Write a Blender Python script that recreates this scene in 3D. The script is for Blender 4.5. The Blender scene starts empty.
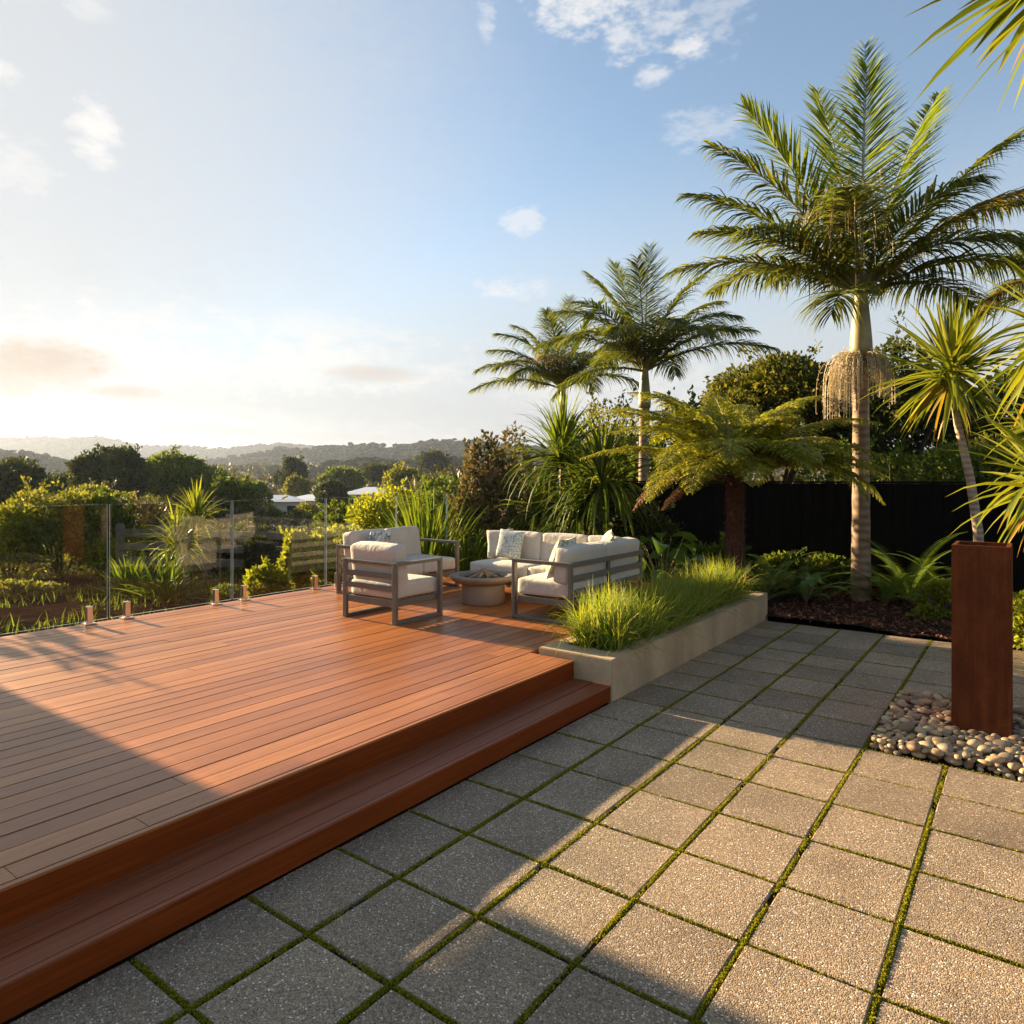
import bpy, bmesh, math, random
import numpy as np
from mathutils import Vector, Matrix
R = math.radians
PI = math.pi
rng = np.random.default_rng(7)
random.seed(7)
SC = bpy.context.scene
COL = SC.collection

# ------------------------------------------------------------------ camera
YAW = R(36.6)
EYE = 1.6
F, HX, HY = 700.0, 512.0, 478.0
cam = bpy.data.cameras.new('camera')
camo = bpy.data.objects.new('camera', cam)
COL.objects.link(camo)
camo.location = (0, 0, EYE)
camo.rotation_euler = (R(90), 0, YAW)
cam.sensor_width = 36
cam.lens = F / 1024 * 36
cam.shift_y = -(512 - HY) / 1024
cam.clip_start = 0.05
cam.clip_end = 20000
SC.camera = camo

# ------------------------------------------------------------------ light
SUN_EL = R(13.5)
SUN_DIR = Vector((math.cos(SUN_EL), 0.0, -math.sin(SUN_EL)))      # travels along +x
sun = bpy.data.lights.new('sun', 'SUN')
sun.energy = 5.0
sun.angle = R(0.5)
sun.color = (1.0, 0.75, 0.45)
suno = bpy.data.objects.new('sun', sun)
COL.objects.link(suno)
suno.rotation_euler = SUN_DIR.to_track_quat('-Z', 'Y').to_euler()
suno.location = (-30, 0, 20)

SC.view_settings.view_transform = 'Standard'
SC.view_settings.look = 'None'
SC.view_settings.exposure = 2.3
SC.view_settings.gamma = 1.0
SC.view_settings.use_curve_mapping = False
SC.render.engine = 'CYCLES'
cy = SC.cycles
cy.max_bounces = 7
cy.diffuse_bounces = 3
cy.glossy_bounces = 3
cy.transmission_bounces = 6
cy.transparent_max_bounces = 16
cy.volume_bounces = 1
cy.use_denoising = True
cy.sample_clamp_indirect = 6.0
cy.caustics_reflective = False
cy.caustics_refractive = False

world = bpy.data.worlds.new('World')
SC.world = world
world.use_nodes = True
wn, wl = world.node_tree.nodes, world.node_tree.links
wn.clear()

def wmath(op, a, b=None, c=None, clamp=False):
    n = wn.new('ShaderNodeMath'); n.operation = op; n.use_clamp = clamp
    for i, v in enumerate((a, b, c)):
        if v is None: continue
        if isinstance(v, (int, float)): n.inputs[i].default_value = v
        else: wl.new(v, n.inputs[i])
    return n.outputs[0]

def build_world():
    out = wn.new('ShaderNodeOutputWorld')
    bg = wn.new('ShaderNodeBackground')
    bg.inputs['Strength'].default_value = 0.05
    sky = wn.new('ShaderNodeTexSky')
    sky.sky_type = 'NISHITA'
    sky.sun_disc = False
    sky.sun_elevation = SUN_EL
    sky.sun_rotation = R(-90)
    sky.air_density = 1.0
    sky.dust_density = 0.08
    sky.ozone_density = 1.2
    tc = wn.new('ShaderNodeTexCoord')
    sep = wn.new('ShaderNodeSeparateXYZ'); wl.new(tc.outputs['Generated'], sep.inputs[0])
    # azimuth measured clockwise from the direction (-sin yaw, cos yaw); elevation
    x, y, z = sep.outputs
    el = wmath('ARCSINE', z)
    cs, sn = math.cos(YAW), math.sin(YAW)
    rx = wmath('ADD', wmath('MULTIPLY', x, cs), wmath('MULTIPLY', y, sn))
    ry = wmath('ADD', wmath('MULTIPLY', x, -sn), wmath('MULTIPLY', y, cs))
    az = wmath('ARCTAN2', rx, ry)
    nz = wn.new('ShaderNodeTexNoise'); nz.inputs['Scale'].default_value = 9.0
    nz.inputs['Detail'].default_value = 7; nz.inputs['Roughness'].default_value = 0.62
    mp = wn.new('ShaderNodeMapping'); mp.inputs['Scale'].default_value = (1, 1, 2.2)
    wl.new(tc.outputs['Generated'], mp.inputs[0]); wl.new(mp.outputs[0], nz.inputs['Vector'])
    nz2 = wn.new('ShaderNodeTexNoise'); nz2.inputs['Scale'].default_value = 42.0
    nz2.inputs['Detail'].default_value = 5; nz2.inputs['Roughness'].default_value = 0.6
    wl.new(mp.outputs[0], nz2.inputs['Vector'])
    nn = wmath('ADD', wmath('MULTIPLY', wmath('SUBTRACT', nz.outputs[0], 0.5), 2.6),
               wmath('MULTIPLY', wmath('SUBTRACT', nz2.outputs[0], 0.5), 3.0))
    # (az0, el0, half width, half height, opacity, noise weight): clouds fixed in the sky
    def ang(px, py): 
        X, Z = (px - HX) / F, (HY - py) / F
        return math.atan2(X, 1), math.asin(Z / math.sqrt(1 + X * X + Z * Z))
    clouds = [(95, 132, 30, 36, .75, .9), (15, 165, 60, 30, .35, 1.0), (508, 287, 44, 14, .7, .9), (521, 219, 22, 16, .5, 1.1),
              (700, 125, 44, 20, .32, 1.2), (585, 6, 72, 28, .75, 1.0), (620, 36, 26, 26, .6, 1.0), (692, 44, 30, 18, .75, .9), (652, 74, 20, 14, .6, .9),
              (715, 10, 50, 46, .32, 1.1), (488, 18, 12, 20, .5, .9), (645, 18, 60, 30, .5, 1.1),
              (280, 362, 200, 40, .62, .9), (395, 378, 90, 22, .6, 1.0), (600, 385, 170, 34, .42, 1.1), (60, 352, 110, 42, .8, .8), (200, 425, 330, 22, .3, 1.0), (90, 8, 30, 12, .3, 1.0), (5, 75, 22, 14, .5, 1.0), (230, 330, 260, 30, .4, 1.2)]
    total = None
    for px, py, hw, hh, op, nw in clouds:
        a0, e0 = ang(px, py)
        sw, sh = hw / F * math.cos(a0) ** 2, hh / F * math.cos(a0) 
        u = wmath('DIVIDE', wmath('SUBTRACT', az, a0), sw)
        v = wmath('DIVIDE', wmath('SUBTRACT', el, e0), sh)
        q = wmath('SUBTRACT', 1.0, wmath('ADD', wmath('MULTIPLY', u, u), wmath('MULTIPLY', v, v)))
        q = wmath('ADD', q, wmath('MULTIPLY', nn, nw))
        mr = wn.new('ShaderNodeMapRange'); mr.interpolation_type = 'SMOOTHSTEP'
        mr.inputs['From Min'].default_value = 0.0; mr.inputs['From Max'].default_value = 1.25
        mr.inputs['To Max'].default_value = op
        wl.new(q, mr.inputs['Value'])
        total = mr.outputs[0] if total is None else wmath('MAXIMUM', total, mr.outputs[0])
    # thick grey-bellied cloud banks low in the sky
    grey = None
    for px, py, hw, hh, op in [(40, 364, 100, 34, .95), (125, 392, 52, 8, .7), (375, 374, 60, 11, .5), (10, 376, 70, 26, .8), (190, 430, 110, 7, .35), (310, 437, 120, 6, .25)]:
        a0, e0 = ang(px, py)
        sw, sh = hw / F * math.cos(a0) ** 2, hh / F * math.cos(a0)
        u = wmath('DIVIDE', wmath('SUBTRACT', az, a0), sw)
        v = wmath('DIVIDE', wmath('SUBTRACT', el, e0), sh)
        q = wmath('SUBTRACT', 1.0, wmath('ADD', wmath('MULTIPLY', u, u), wmath('MULTIPLY', v, v)))
        q = wmath('ADD', q, wmath('MULTIPLY', nn, .45))
        mr = wn.new('ShaderNodeMapRange'); mr.interpolation_type = 'SMOOTHSTEP'
        mr.inputs['From Min'].default_value = 0.0; mr.inputs['From Max'].default_value = 1.0
        mr.inputs['To Max'].default_value = op
        wl.new(q, mr.inputs['Value'])
        grey = mr.outputs[0] if grey is None else wmath('MAXIMUM', grey, mr.outputs[0])
    white = wn.new('ShaderNodeMix'); white.data_type = 'RGBA'
    # added veil painted over the sky to tame its glare, strongest low and sunward
    def sstep(v, lo, hi, top):
        m_ = wn.new('ShaderNodeMapRange'); m_.interpolation_type = 'SMOOTHSTEP'
        m_.inputs['From Min'].default_value = lo; m_.inputs['From Max'].default_value = hi; m_.inputs['To Max'].default_value = top
        wl.new(v, m_.inputs['Value']); return m_.outputs[0]
    sp_ = (-SUN_DIR.x, -SUN_DIR.y, -SUN_DIR.z)
    dt = wmath('ADD', wmath('ADD', wmath('MULTIPLY', x, sp_[0]), wmath('MULTIPLY', y, sp_[1])), wmath('MULTIPLY', z, sp_[2]))
    dt = wmath('ADD', dt, wmath('MULTIPLY', nn, .03))
    low = wmath('SUBTRACT', 1.0, sstep(wmath('ADD', el, wmath('MULTIPLY', nn, -.02)), R(3), R(27), 1.0))
    vf = wmath('ADD', wmath('MAXIMUM', wmath('MULTIPLY', low, .93), sstep(dt, .5, 1.0, .9)), .07, clamp=True)
    veil = wn.new('ShaderNodeMix'); veil.data_type = 'RGBA'
    wl.new(vf, veil.inputs['Factor']); wl.new(sky.outputs[0], veil.inputs['A'])
    veil.inputs['B'].default_value = (2.8, 2.88, 2.95, 1)
    wl.new(total, white.inputs['Factor'])
    wl.new(veil.outputs['Result'], white.inputs['A'])
    white.inputs['B'].default_value = (4.15, 4.02, 3.85, 1)
    gm = wn.new('ShaderNodeMix'); gm.data_type = 'RGBA'
    wl.new(grey, gm.inputs['Factor'])
    wl.new(white.outputs['Result'], gm.inputs['A'])
    gm.inputs['B'].default_value = (2.55, 2.05, 1.68, 1)
    wl.new(gm.outputs['Result'], bg.inputs['Color'])
    wl.new(bg.outputs[0], out.inputs['Surface'])
build_world()

# ------------------------------------------------------------------ helpers
def W(X, Y):
    c, s = math.cos(YAW), math.sin(YAW)
    return (X * c - Y * s, X * s + Y * c)
def at(px, py, Y):
    """world point seen at pixel (px, py) at depth Y metres"""
    x, y = W((px - HX) / F * Y, Y)
    return Vector((x, y, EYE - (py - HY) * Y / F))
def gz(px, Y):
    x, y = W((px - HX) / F * Y, Y)
    return x, y

def tag(o, label=None, cat=None, group=None, kind=None):
    if label: o['label'] = label
    if cat: o['category'] = cat
    if group: o['group'] = group
    if kind: o['kind'] = kind
    return o
def empty(name, loc, label, cat, rz=0, group=None):
    o = bpy.data.objects.new(name, None)
    COL.objects.link(o)
    o.location = loc
    o.rotation_euler = (0, 0, rz)
    o.empty_display_size = 0.2
    return tag(o, label, cat, group)
def mesh(name, V, Fc, mat=None, parent=None, smooth=False, mats=None, fmat=None):
    me = bpy.data.meshes.new(name)
    V = np.asarray(V, dtype=np.float32).reshape(-1, 3)
    if isinstance(Fc, np.ndarray):
        n, k = Fc.shape
        me.vertices.add(len(V)); me.vertices.foreach_set('co', V.ravel())
        me.loops.add(n * k); me.loops.foreach_set('vertex_index', Fc.astype(np.int32).ravel())
        me.polygons.add(n)
        me.polygons.foreach_set('loop_start', np.arange(0, n * k, k, dtype=np.int32))
        me.polygons.foreach_set('loop_total', np.full(n, k, dtype=np.int32))
        me.update(calc_edges=True)
        me.validate()
    else:
        me.from_pydata(V.tolist(), [], [list(f) for f in Fc])
        me.update()
    if smooth:
        me.polygons.foreach_set('use_smooth', np.ones(len(me.polygons), dtype=bool))
    for m in (mats or ([mat] if mat else [])): me.materials.append(m)
    if fmat is not None:
        me.polygons.foreach_set('material_index', np.asarray(fmat, dtype=np.int32))
    o = bpy.data.objects.new(name, me)
    COL.objects.link(o)
    if parent: o.parent = parent
    return o
class MB:
    """collects pieces of ONE mesh"""
    def __init__(s): s.v = []; s.f = []; s.m = []; s.n = 0
    def add(s, V, Fc, m=0):
        V = np.asarray(V, dtype=float).reshape(-1, 3)
        for f in Fc: s.f.append([int(i) + s.n for i in f]); s.m.append(m)
        s.v.append(V); s.n += len(V)
    def box(s, lo, hi, bev=0.0, m=0, M=None):
        bm = bmesh.new()
        bmesh.ops.create_cube(bm, size=1)
        lo, hi = Vector(lo), Vector(hi)
        for v in bm.verts:
            v.co = Vector((lo[i] + (v.co[i] + .5) * (hi[i] - lo[i]) for i in range(3)))
        if bev > 0: bmesh.ops.bevel(bm, geom=bm.edges[:], offset=bev, segments=2, profile=.7, affect='EDGES')
        if M is not None: bmesh.ops.transform(bm, matrix=M, verts=bm.verts)
        bm.verts.ensure_lookup_table()
        s.add([v.co[:] for v in bm.verts], [[v.index for v in f.verts] for f in bm.faces], m)
        bm.free()
    def tube(s, P, rad, n=10, m=0, cap=True):
        V, Fc = tube(P, rad, n, cap); s.add(V, Fc, m)
    def build(s, name, mat, parent=None, smooth=False):
        if not s.v: return None
        mats = mat if isinstance(mat, list) else [mat]
        return mesh(name, np.concatenate(s.v), s.f, parent=parent, smooth=smooth, mats=mats, fmat=s.m)
def tube(P, rad, n=10, cap=True):
    P = [Vector(p) for p in P]
    if isinstance(rad, (int, float)): rad = [rad] * len(P)
    V, Fc = [], []
    prev = None
    for i, p in enumerate(P):
        t = (P[min(i + 1, len(P) - 1)] - P[max(i - 1, 0)])
        t = t.normalized() if t.length > 1e-9 else Vector((0, 0, 1))
        if prev is None: u = t.orthogonal().normalized()
        else: u = (prev - t * prev.dot(t)).normalized()
        prev = u
        w = t.cross(u)
        for k in range(n):
            a = 2 * PI * k / n
            V.append(p + (u * math.cos(a) + w * math.sin(a)) * rad[i])
    for i in range(len(P) - 1):
        for k in range(n):
            Fc.append((i * n + k, i * n + (k + 1) % n, (i + 1) * n + (k + 1) % n, (i + 1) * n + k))
    if cap:
        Fc.append(tuple(range(n - 1, -1, -1))); Fc.append(tuple(range((len(P) - 1) * n, len(P) * n)))
    return [v[:] for v in V], Fc
def nrm(a): return a / np.maximum(np.linalg.norm(a, axis=-1, keepdims=True), 1e-9)

# ------------------------------------------------------------------ materials
def newmat(name):
    m = bpy.data.materials.new(name); m.use_nodes = True
    nt = m.node_tree; nt.nodes.clear()
    return m, nt.nodes, nt.links
def nd(ns, typ, **kw):
    n = ns.new(typ)
    for k, v in kw.items():
        if k in n.inputs: n.inputs[k].default_value = v
        else: setattr(n, k, v)
    return n
def ramp(ns, ls, fac, stops):
    r = ns.new('ShaderNodeValToRGB')
    e = r.color_ramp.elements
    while len(e) < len(stops): e.new(.5)
    for i, (p, c) in enumerate(stops):
        e[i].position = p; e[i].color = (*c, 1)
    ls.new(fac, r.inputs[0])
    return r.outputs[0]
def mixc(ns, ls, fac, a, b, mode='MIX'):
    n = ns.new('ShaderNodeMix'); n.data_type = 'RGBA'; n.blend_type = mode
    for k, v in (('Factor', fac), ('A', a), ('B', b)):
        if isinstance(v, (int, float)): n.inputs[k].default_value = v
        elif isinstance(v, tuple): n.inputs[k].default_value = (*v, 1)
        else: ls.new(v, n.inputs[k])
    return n.outputs['Result']
def leafmat(name, cols, trans=0.35, rough=0.45, tcol=None, spec=0.35, nscale=3.0):
    """leaf colours picked per leaf; light passes through"""
    m, ns, ls = newmat(name)
    out = nd(ns, 'ShaderNodeOutputMaterial')
    geo = nd(ns, 'ShaderNodeNewGeometry')
    tc = nd(ns, 'ShaderNodeTexCoord')
    no = nd(ns, 'ShaderNodeTexNoise', Scale=nscale, Detail=2.0)
    ls.new(tc.outputs['Object'], no.inputs['Vector'])
    ad = nd(ns, 'ShaderNodeMath', operation='MULTIPLY_ADD')
    ls.new(no.outputs[0], ad.inputs[0]); ad.inputs[1].default_value = 0.9
    ls.new(geo.outputs['Random Per Island'], ad.inputs[2])
    mu = nd(ns, 'ShaderNodeMath', operation='SUBTRACT'); ls.new(ad.outputs[0], mu.inputs[0]); mu.inputs[1].default_value = 0.45
    n = len(cols)
    col = ramp(ns, ls, mu.outputs[0], [(i / max(n - 1, 1), c) for i, c in enumerate(cols)])
    p = nd(ns, 'ShaderNodeBsdfPrincipled', Roughness=rough)
    p.inputs['Specular IOR Level'].default_value = spec
    ls.new(col, p.inputs['Base Color'])
    t = nd(ns, 'ShaderNodeBsdfTranslucent')
    tm = mixc(ns, ls, 1.0, col, tcol or (1.5, 1.45, .55), 'MULTIPLY')
    ls.new(tm, t.inputs['Color'])
    mx = nd(ns, 'ShaderNodeMixShader', Fac=trans)
    ls.new(p.outputs[0], mx.inputs[1]); ls.new(t.outputs[0], mx.inputs[2])
    ls.new(mx.outputs[0], out.inputs['Surface'])
    return m
def simple(name, col, rough=.6, var=.25, nscale=8, bump=0.0, bscale=60, metallic=0, stretch=(1, 1, 1), spec=.4, coords='Object', col2=None, detail=6, bdist=.004):
    m, ns, ls = newmat(name)
    out = nd(ns, 'ShaderNodeOutputMaterial')
    if spec <= .05:                     # soil and far ground: no sheen at all
        p = nd(ns, 'ShaderNodeBsdfDiffuse')
    else:
        p = nd(ns, 'ShaderNodeBsdfPrincipled', Roughness=rough, Metallic=metallic)
        p.inputs['Specular IOR Level'].default_value = spec
    tc = nd(ns, 'ShaderNodeTexCoord')
    mp = nd(ns, 'ShaderNodeMapping'); mp.inputs['Scale'].default_value = stretch
    ls.new(tc.outputs[coords], mp.inputs[0])
    no = nd(ns, 'ShaderNodeTexNoise', Scale=nscale, Detail=float(detail), Roughness=.6)
    ls.new(mp.outputs[0], no.inputs['Vector'])
    c2 = col2 or tuple(c * (1 + var) for c in col)
    c1 = tuple(c * (1 - var) for c in col)
    c = ramp(ns, ls, no.outputs[0], [(.3, c1), (.7, c2)])
    ls.new(c, p.inputs['Color' if spec <= .05 else 'Base Color'])
    if bump:
        b = nd(ns, 'ShaderNodeBump', Strength=bump, Distance=bdist)
        n2 = nd(ns, 'ShaderNodeTexNoise', Scale=bscale, Detail=4.0)
        ls.new(mp.outputs[0], n2.inputs['Vector'])
        ls.new(n2.outputs[0], b.inputs['Height']); ls.new(b.outputs[0], p.inputs['Normal'])
    ls.new(p.outputs[0], out.inputs['Surface'])
    return m
M = {}
def mat_paver():
    m, ns, ls = newmat('exposed_aggregate')
    out = nd(ns, 'ShaderNodeOutputMaterial'); p = nd(ns, 'ShaderNodeBsdfPrincipled', Roughness=.75)
    p.inputs['Specular IOR Level'].default_value = .45
    tc = nd(ns, 'ShaderNodeTexCoord')
    vo = nd(ns, 'ShaderNodeTexVoronoi', Scale=200.0); ls.new(tc.outputs['Object'], vo.inputs['Vector'])
    sep = nd(ns, 'ShaderNodeSeparateColor'); ls.new(vo.outputs['Color'], sep.inputs[0])
    c = ramp(ns, ls, sep.outputs[0], [(0, (.12, .085, .052)), (.3, (.225, .162, .100)), (.7, (.318, .234, .148)), (.93, (.41, .31, .205)), (.965, (.43, .34, .24)), (.978, (.74, .69, .6))])
    ns_ = nd(ns, 'ShaderNodeTexNoise', Scale=420.0, Detail=2.0); ls.new(tc.outputs['Object'], ns_.inputs['Vector'])
    c = mixc(ns, ls, .35, c, ramp(ns, ls, ns_.outputs[0], [(.3, (.55, .52, .5)), (.7, (1.35, 1.33, 1.3))]), 'MULTIPLY')
    big = nd(ns, 'ShaderNodeTexNoise', Scale=2.3, Detail=5.0); ls.new(tc.outputs['Object'], big.inputs['Vector'])
    c = mixc(ns, ls, .8, c, ramp(ns, ls, big.outputs[0], [(.28, (.70, .69, .68)), (.5, (1.0, 1.0, 1.0)), (.72, (1.17, 1.15, 1.12))]), 'MULTIPLY')
    geo = nd(ns, 'ShaderNodeNewGeometry')
    c = mixc(ns, ls, .7, c, ramp(ns, ls, geo.outputs['Random Per Island'], [(0, (.74, .72, .71)), (.5, (1.0, 1.0, 1.0)), (1, (1.2, 1.18, 1.14))]), 'MULTIPLY')
    ls.new(c, p.inputs['Base Color'])
    b = nd(ns, 'ShaderNodeBump', Strength=.6, Distance=.003)
    ls.new(vo.outputs['Distance'], b.inputs['Height']); b.invert = True
    ls.new(b.outputs[0], p.inputs['Normal'])
    ls.new(p.outputs[0], out.inputs['Surface'])
    return m
def mat_wood(name, base, dark, light, rough=.42, spec=.34):
    m, ns, ls = newmat(name)
    out = nd(ns, 'ShaderNodeOutputMaterial'); p = nd(ns, 'ShaderNodeBsdfPrincipled', Roughness=rough)
    p.inputs['Specular IOR Level'].default_value = spec
    tc = nd(ns, 'ShaderNodeTexCoord'); geo = nd(ns, 'ShaderNodeNewGeometry')
    off = nd(ns, 'ShaderNodeVectorMath', operation='MULTIPLY_ADD')
    cx = nd(ns, 'ShaderNodeCombineXYZ'); ls.new(geo.outputs['Random Per Island'], cx.inputs[1])
    off.inputs[1].default_value = (1, 40, 1)
    ls.new(cx.outputs[0], off.inputs[0]); ls.new(tc.outputs['Object'], off.inputs[2])
    mp = nd(ns, 'ShaderNodeMapping'); mp.inputs['Scale'].default_value = (62, 1.5, 62)
    ls.new(off.outputs[0], mp.inputs[0])
    no = nd(ns, 'ShaderNodeTexNoise', Scale=1.0, Detail=6.0, Roughness=.62, Distortion=.6); ls.new(mp.outputs[0], no.inputs['Vector'])
    c = ramp(ns, ls, no.outputs[0], [(.25, dark), (.5, base), (.75, light)])
    c = mixc(ns, ls, .9, c, ramp(ns, ls, geo.outputs['Random Per Island'], [(0, (.70, .65, .62)), (.3, (.88, .85, .83)), (.6, (1.02, 1.02, 1.02)), (.85, (1.12, 1.18, 1.2)), (1, (1.22, 1.34, 1.4))]), 'MULTIPLY')
    st = nd(ns, 'ShaderNodeTexNoise', Scale=1.1, Detail=4.0); ls.new(tc.outputs['Object'], st.inputs['Vector'])
    c = mixc(ns, ls, .6, c, ramp(ns, ls, st.outputs[0], [(.35, (.82, .82, .84)), (.65, (1.12, 1.12, 1.1))]), 'MULTIPLY')
    ls.new(c, p.inputs['Base Color'])
    rr = nd(ns, 'ShaderNodeMapRange'); rr.inputs['To Min'].default_value = rough - .1; rr.inputs['To Max'].default_value = rough + .18
    ls.new(no.outputs[0], rr.inputs['Value']); ls.new(rr.outputs[0], p.inputs['Roughness'])
    b = nd(ns, 'ShaderNodeBump', Strength=.25, Distance=.002); ls.new(no.outputs[0], b.inputs['Height'])
    ls.new(b.outputs[0], p.inputs['Normal'])
    ls.new(p.outputs[0], out.inputs['Surface'])
    return m
def mat_glass():
    m, ns, ls = newmat('clear_glass')
    out = nd(ns, 'ShaderNodeOutputMaterial')
    tr = nd(ns, 'ShaderNodeBsdfTransparent'); tr.inputs[0].default_value = (.955, .97, .955, 1)
    gl = nd(ns, 'ShaderNodeBsdfGlossy', Roughness=.0)
    fr = nd(ns, 'ShaderNodeFresnel')
    ge = nd(ns, 'ShaderNodeNewGeometry'); ir = nd(ns, 'ShaderNodeMapRange')
    ir.inputs['To Min'].default_value = 1.36; ir.inputs['To Max'].default_value = 1 / 1.36
    ls.new(ge.outputs['Backfacing'], ir.inputs['Value']); ls.new(ir.outputs[0], fr.inputs['IOR'])
    mx = nd(ns, 'ShaderNodeMixShader')
    ls.new(fr.outputs[0], mx.inputs[0]); ls.new(tr.outputs[0], mx.inputs[1]); ls.new(gl.outputs[0], mx.inputs[2])
    ls.new(mx.outputs[0], out.inputs['Surface'])
    return m
def mat_fabric(name, col, wrinkle=.35):
    m, ns, ls = newmat(name)
    out = nd(ns, 'ShaderNodeOutputMaterial'); p = nd(ns, 'ShaderNodeBsdfPrincipled', Roughness=.9)
    p.inputs['Specular IOR Level'].default_value = .15
    p.inputs['Sheen Weight'].default_value = .15
    tc = nd(ns, 'ShaderNodeTexCoord')
    no = nd(ns, 'ShaderNodeTexNoise', Scale=3.0, Detail=4.0); ls.new(tc.outputs['Object'], no.inputs['Vector'])
    w = nd(ns, 'ShaderNodeTexNoise', Scale=420.0, Detail=1.0); ls.new(tc.outputs['Object'], w.inputs['Vector'])
    c = ramp(ns, ls, no.outputs[0], [(.3, tuple(x * .9 for x in col)), (.7, tuple(x * 1.07 for x in col))])
    c = mixc(ns, ls, .5, c, ramp(ns, ls, w.outputs[0], [(.3, (.82, .82, .82)), (.7, (1.12, 1.12, 1.12))]), 'MULTIPLY')
    ls.new(c, p.inputs['Base Color'])
    n2 = nd(ns, 'ShaderNodeTexNoise', Scale=7.0, Detail=3.0, Distortion=1.2); ls.new(tc.outputs['Object'], n2.inputs['Vector'])
    b = nd(ns, 'ShaderNodeBump', Strength=wrinkle, Distance=.03); ls.new(n2.outputs[0], b.inputs['Height'])
    b2 = nd(ns, 'ShaderNodeBump', Strength=.3, Distance=.001); ls.new(w.outputs[0], b2.inputs['Height'])
    ls.new(b.outputs[0], b2.inputs['Normal']); ls.new(b2.outputs[0], p.inputs['Normal'])
    ls.new(p.outputs[0], out.inputs['Surface'])
    return m
def mat_pattern(name, scale, stops, distort=0.0, thresh='Distance'):
    m, ns, ls = newmat(name)
    out = nd(ns, 'ShaderNodeOutputMaterial'); p = nd(ns, 'ShaderNodeBsdfPrincipled', Roughness=.9)
    p.inputs['Specular IOR Level'].default_value = .15
    tc = nd(ns, 'ShaderNodeTexCoord')
    no = nd(ns, 'ShaderNodeTexNoise', Scale=scale, Detail=3.0, Roughness=.6, Distortion=distort); ls.new(tc.outputs['Object'], no.inputs['Vector'])
    c = ramp(ns, ls, no.outputs[0], stops)
    ls.new(c, p.inputs['Base Color']); ls.new(p.outputs[0], out.inputs['Surface'])
    return m
def mat_bands(name, c1, c2, scale, rough=.8, bump=.5):
    """ringed trunk"""
    m, ns, ls = newmat(name)
    out = nd(ns, 'ShaderNodeOutputMaterial'); p = nd(ns, 'ShaderNodeBsdfPrincipled', Roughness=rough)
    tc = nd(ns, 'ShaderNodeTexCoord')
    wv = nd(ns, 'ShaderNodeTexWave', Scale=scale, Distortion=2.2, bands_direction='Z'); wv.inputs['Detail'].default_value = 2
    ls.new(tc.outputs['Object'], wv.inputs['Vector'])
    no = nd(ns, 'ShaderNodeTexNoise', Scale=9.0, Detail=6.0); ls.new(tc.outputs['Object'], no.inputs['Vector'])
    f = nd(ns, 'ShaderNodeMath', operation='MULTIPLY_ADD'); ls.new(wv.outputs['Fac'], f.inputs[0]); f.inputs[1].default_value = .35
    ls.new(no.outputs[0], f.inputs[2])
    c = ramp(ns, ls, f.outputs[0], [(.35, c1), (.9, c2)])
    ls.new(c, p.inputs['Base Color'])
    b = nd(ns, 'ShaderNodeBump', Strength=bump, Distance=.02); ls.new(f.outputs[0], b.inputs['Height']); ls.new(b.outputs[0], p.inputs['Normal'])
    ls.new(p.outputs[0], out.inputs['Surface'])
    return m
def mat_concrete(name, col):
    m, ns, ls = newmat(name)
    out = nd(ns, 'ShaderNodeOutputMaterial'); p = nd(ns, 'ShaderNodeBsdfPrincipled', Roughness=.82)
    p.inputs['Specular IOR Level'].default_value = .3
    tc = nd(ns, 'ShaderNodeTexCoord')
    a = nd(ns, 'ShaderNodeTexNoise', Scale=2.5, Detail=7.0, Roughness=.65); ls.new(tc.outputs['Object'], a.inputs['Vector'])
    b_ = nd(ns, 'ShaderNodeTexNoise', Scale=130.0, Detail=3.0); ls.new(tc.outputs['Object'], b_.inputs['Vector'])
    mp = nd(ns, 'ShaderNodeMapping'); mp.inputs['Scale'].default_value = (2.4, 2.4, .5); ls.new(tc.outputs['Object'], mp.inputs[0])
    s_ = nd(ns, 'ShaderNodeTexNoise', Scale=1.0, Detail=5.0); ls.new(mp.outputs[0], s_.inputs['Vector'])
    c = ramp(ns, ls, a.outputs[0], [(.3, tuple(x * .8 for x in col)), (.7, tuple(x * 1.12 for x in col))])
    c = mixc(ns, ls, .6, c, ramp(ns, ls, b_.outputs[0], [(.3, (.75, .74, .72)), (.7, (1.2, 1.2, 1.2))]), 'MULTIPLY')
    c = mixc(ns, ls, .55, c, ramp(ns, ls, s_.outputs[0], [(.35, (.72, .7, .66)), (.6, (1.1, 1.1, 1.1))]), 'MULTIPLY')
    ls.new(c, p.inputs['Base Color'])
    bp = nd(ns, 'ShaderNodeBump', Strength=.3, Distance=.003); ls.new(b_.outputs[0], bp.inputs['Height']); ls.new(bp.outputs[0], p.inputs['Normal'])
    ls.new(p.outputs[0], out.inputs['Surface'])
    return m
M['paver'] = mat_paver()
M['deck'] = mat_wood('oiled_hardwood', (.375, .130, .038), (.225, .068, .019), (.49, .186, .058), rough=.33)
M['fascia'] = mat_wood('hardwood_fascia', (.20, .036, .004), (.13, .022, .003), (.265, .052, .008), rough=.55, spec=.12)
M['shadedtimber'] = mat_wood('shaded_step_hardwood', (.25, .068, .024), (.16, .04, .013), (.33, .096, .036), rough=.45, spec=.25)  # same timber as the deck, with the shade on the treads put into the colour
M['glass'] = mat_glass()
M['glass_edge'] = simple('glass_edge', (.78, .84, .74), rough=.15, var=.1)
M['steel'] = simple('brushed_steel', (.72, .62, .54), rough=.28, metallic=1, var=.08)
M['frame'] = simple('powder_coated_frame', (.145, .125, .10), rough=.5, var=.12, bump=.1)
M['cushion'] = mat_fabric('linen_cushion', (.55, .49, .41))
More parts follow.
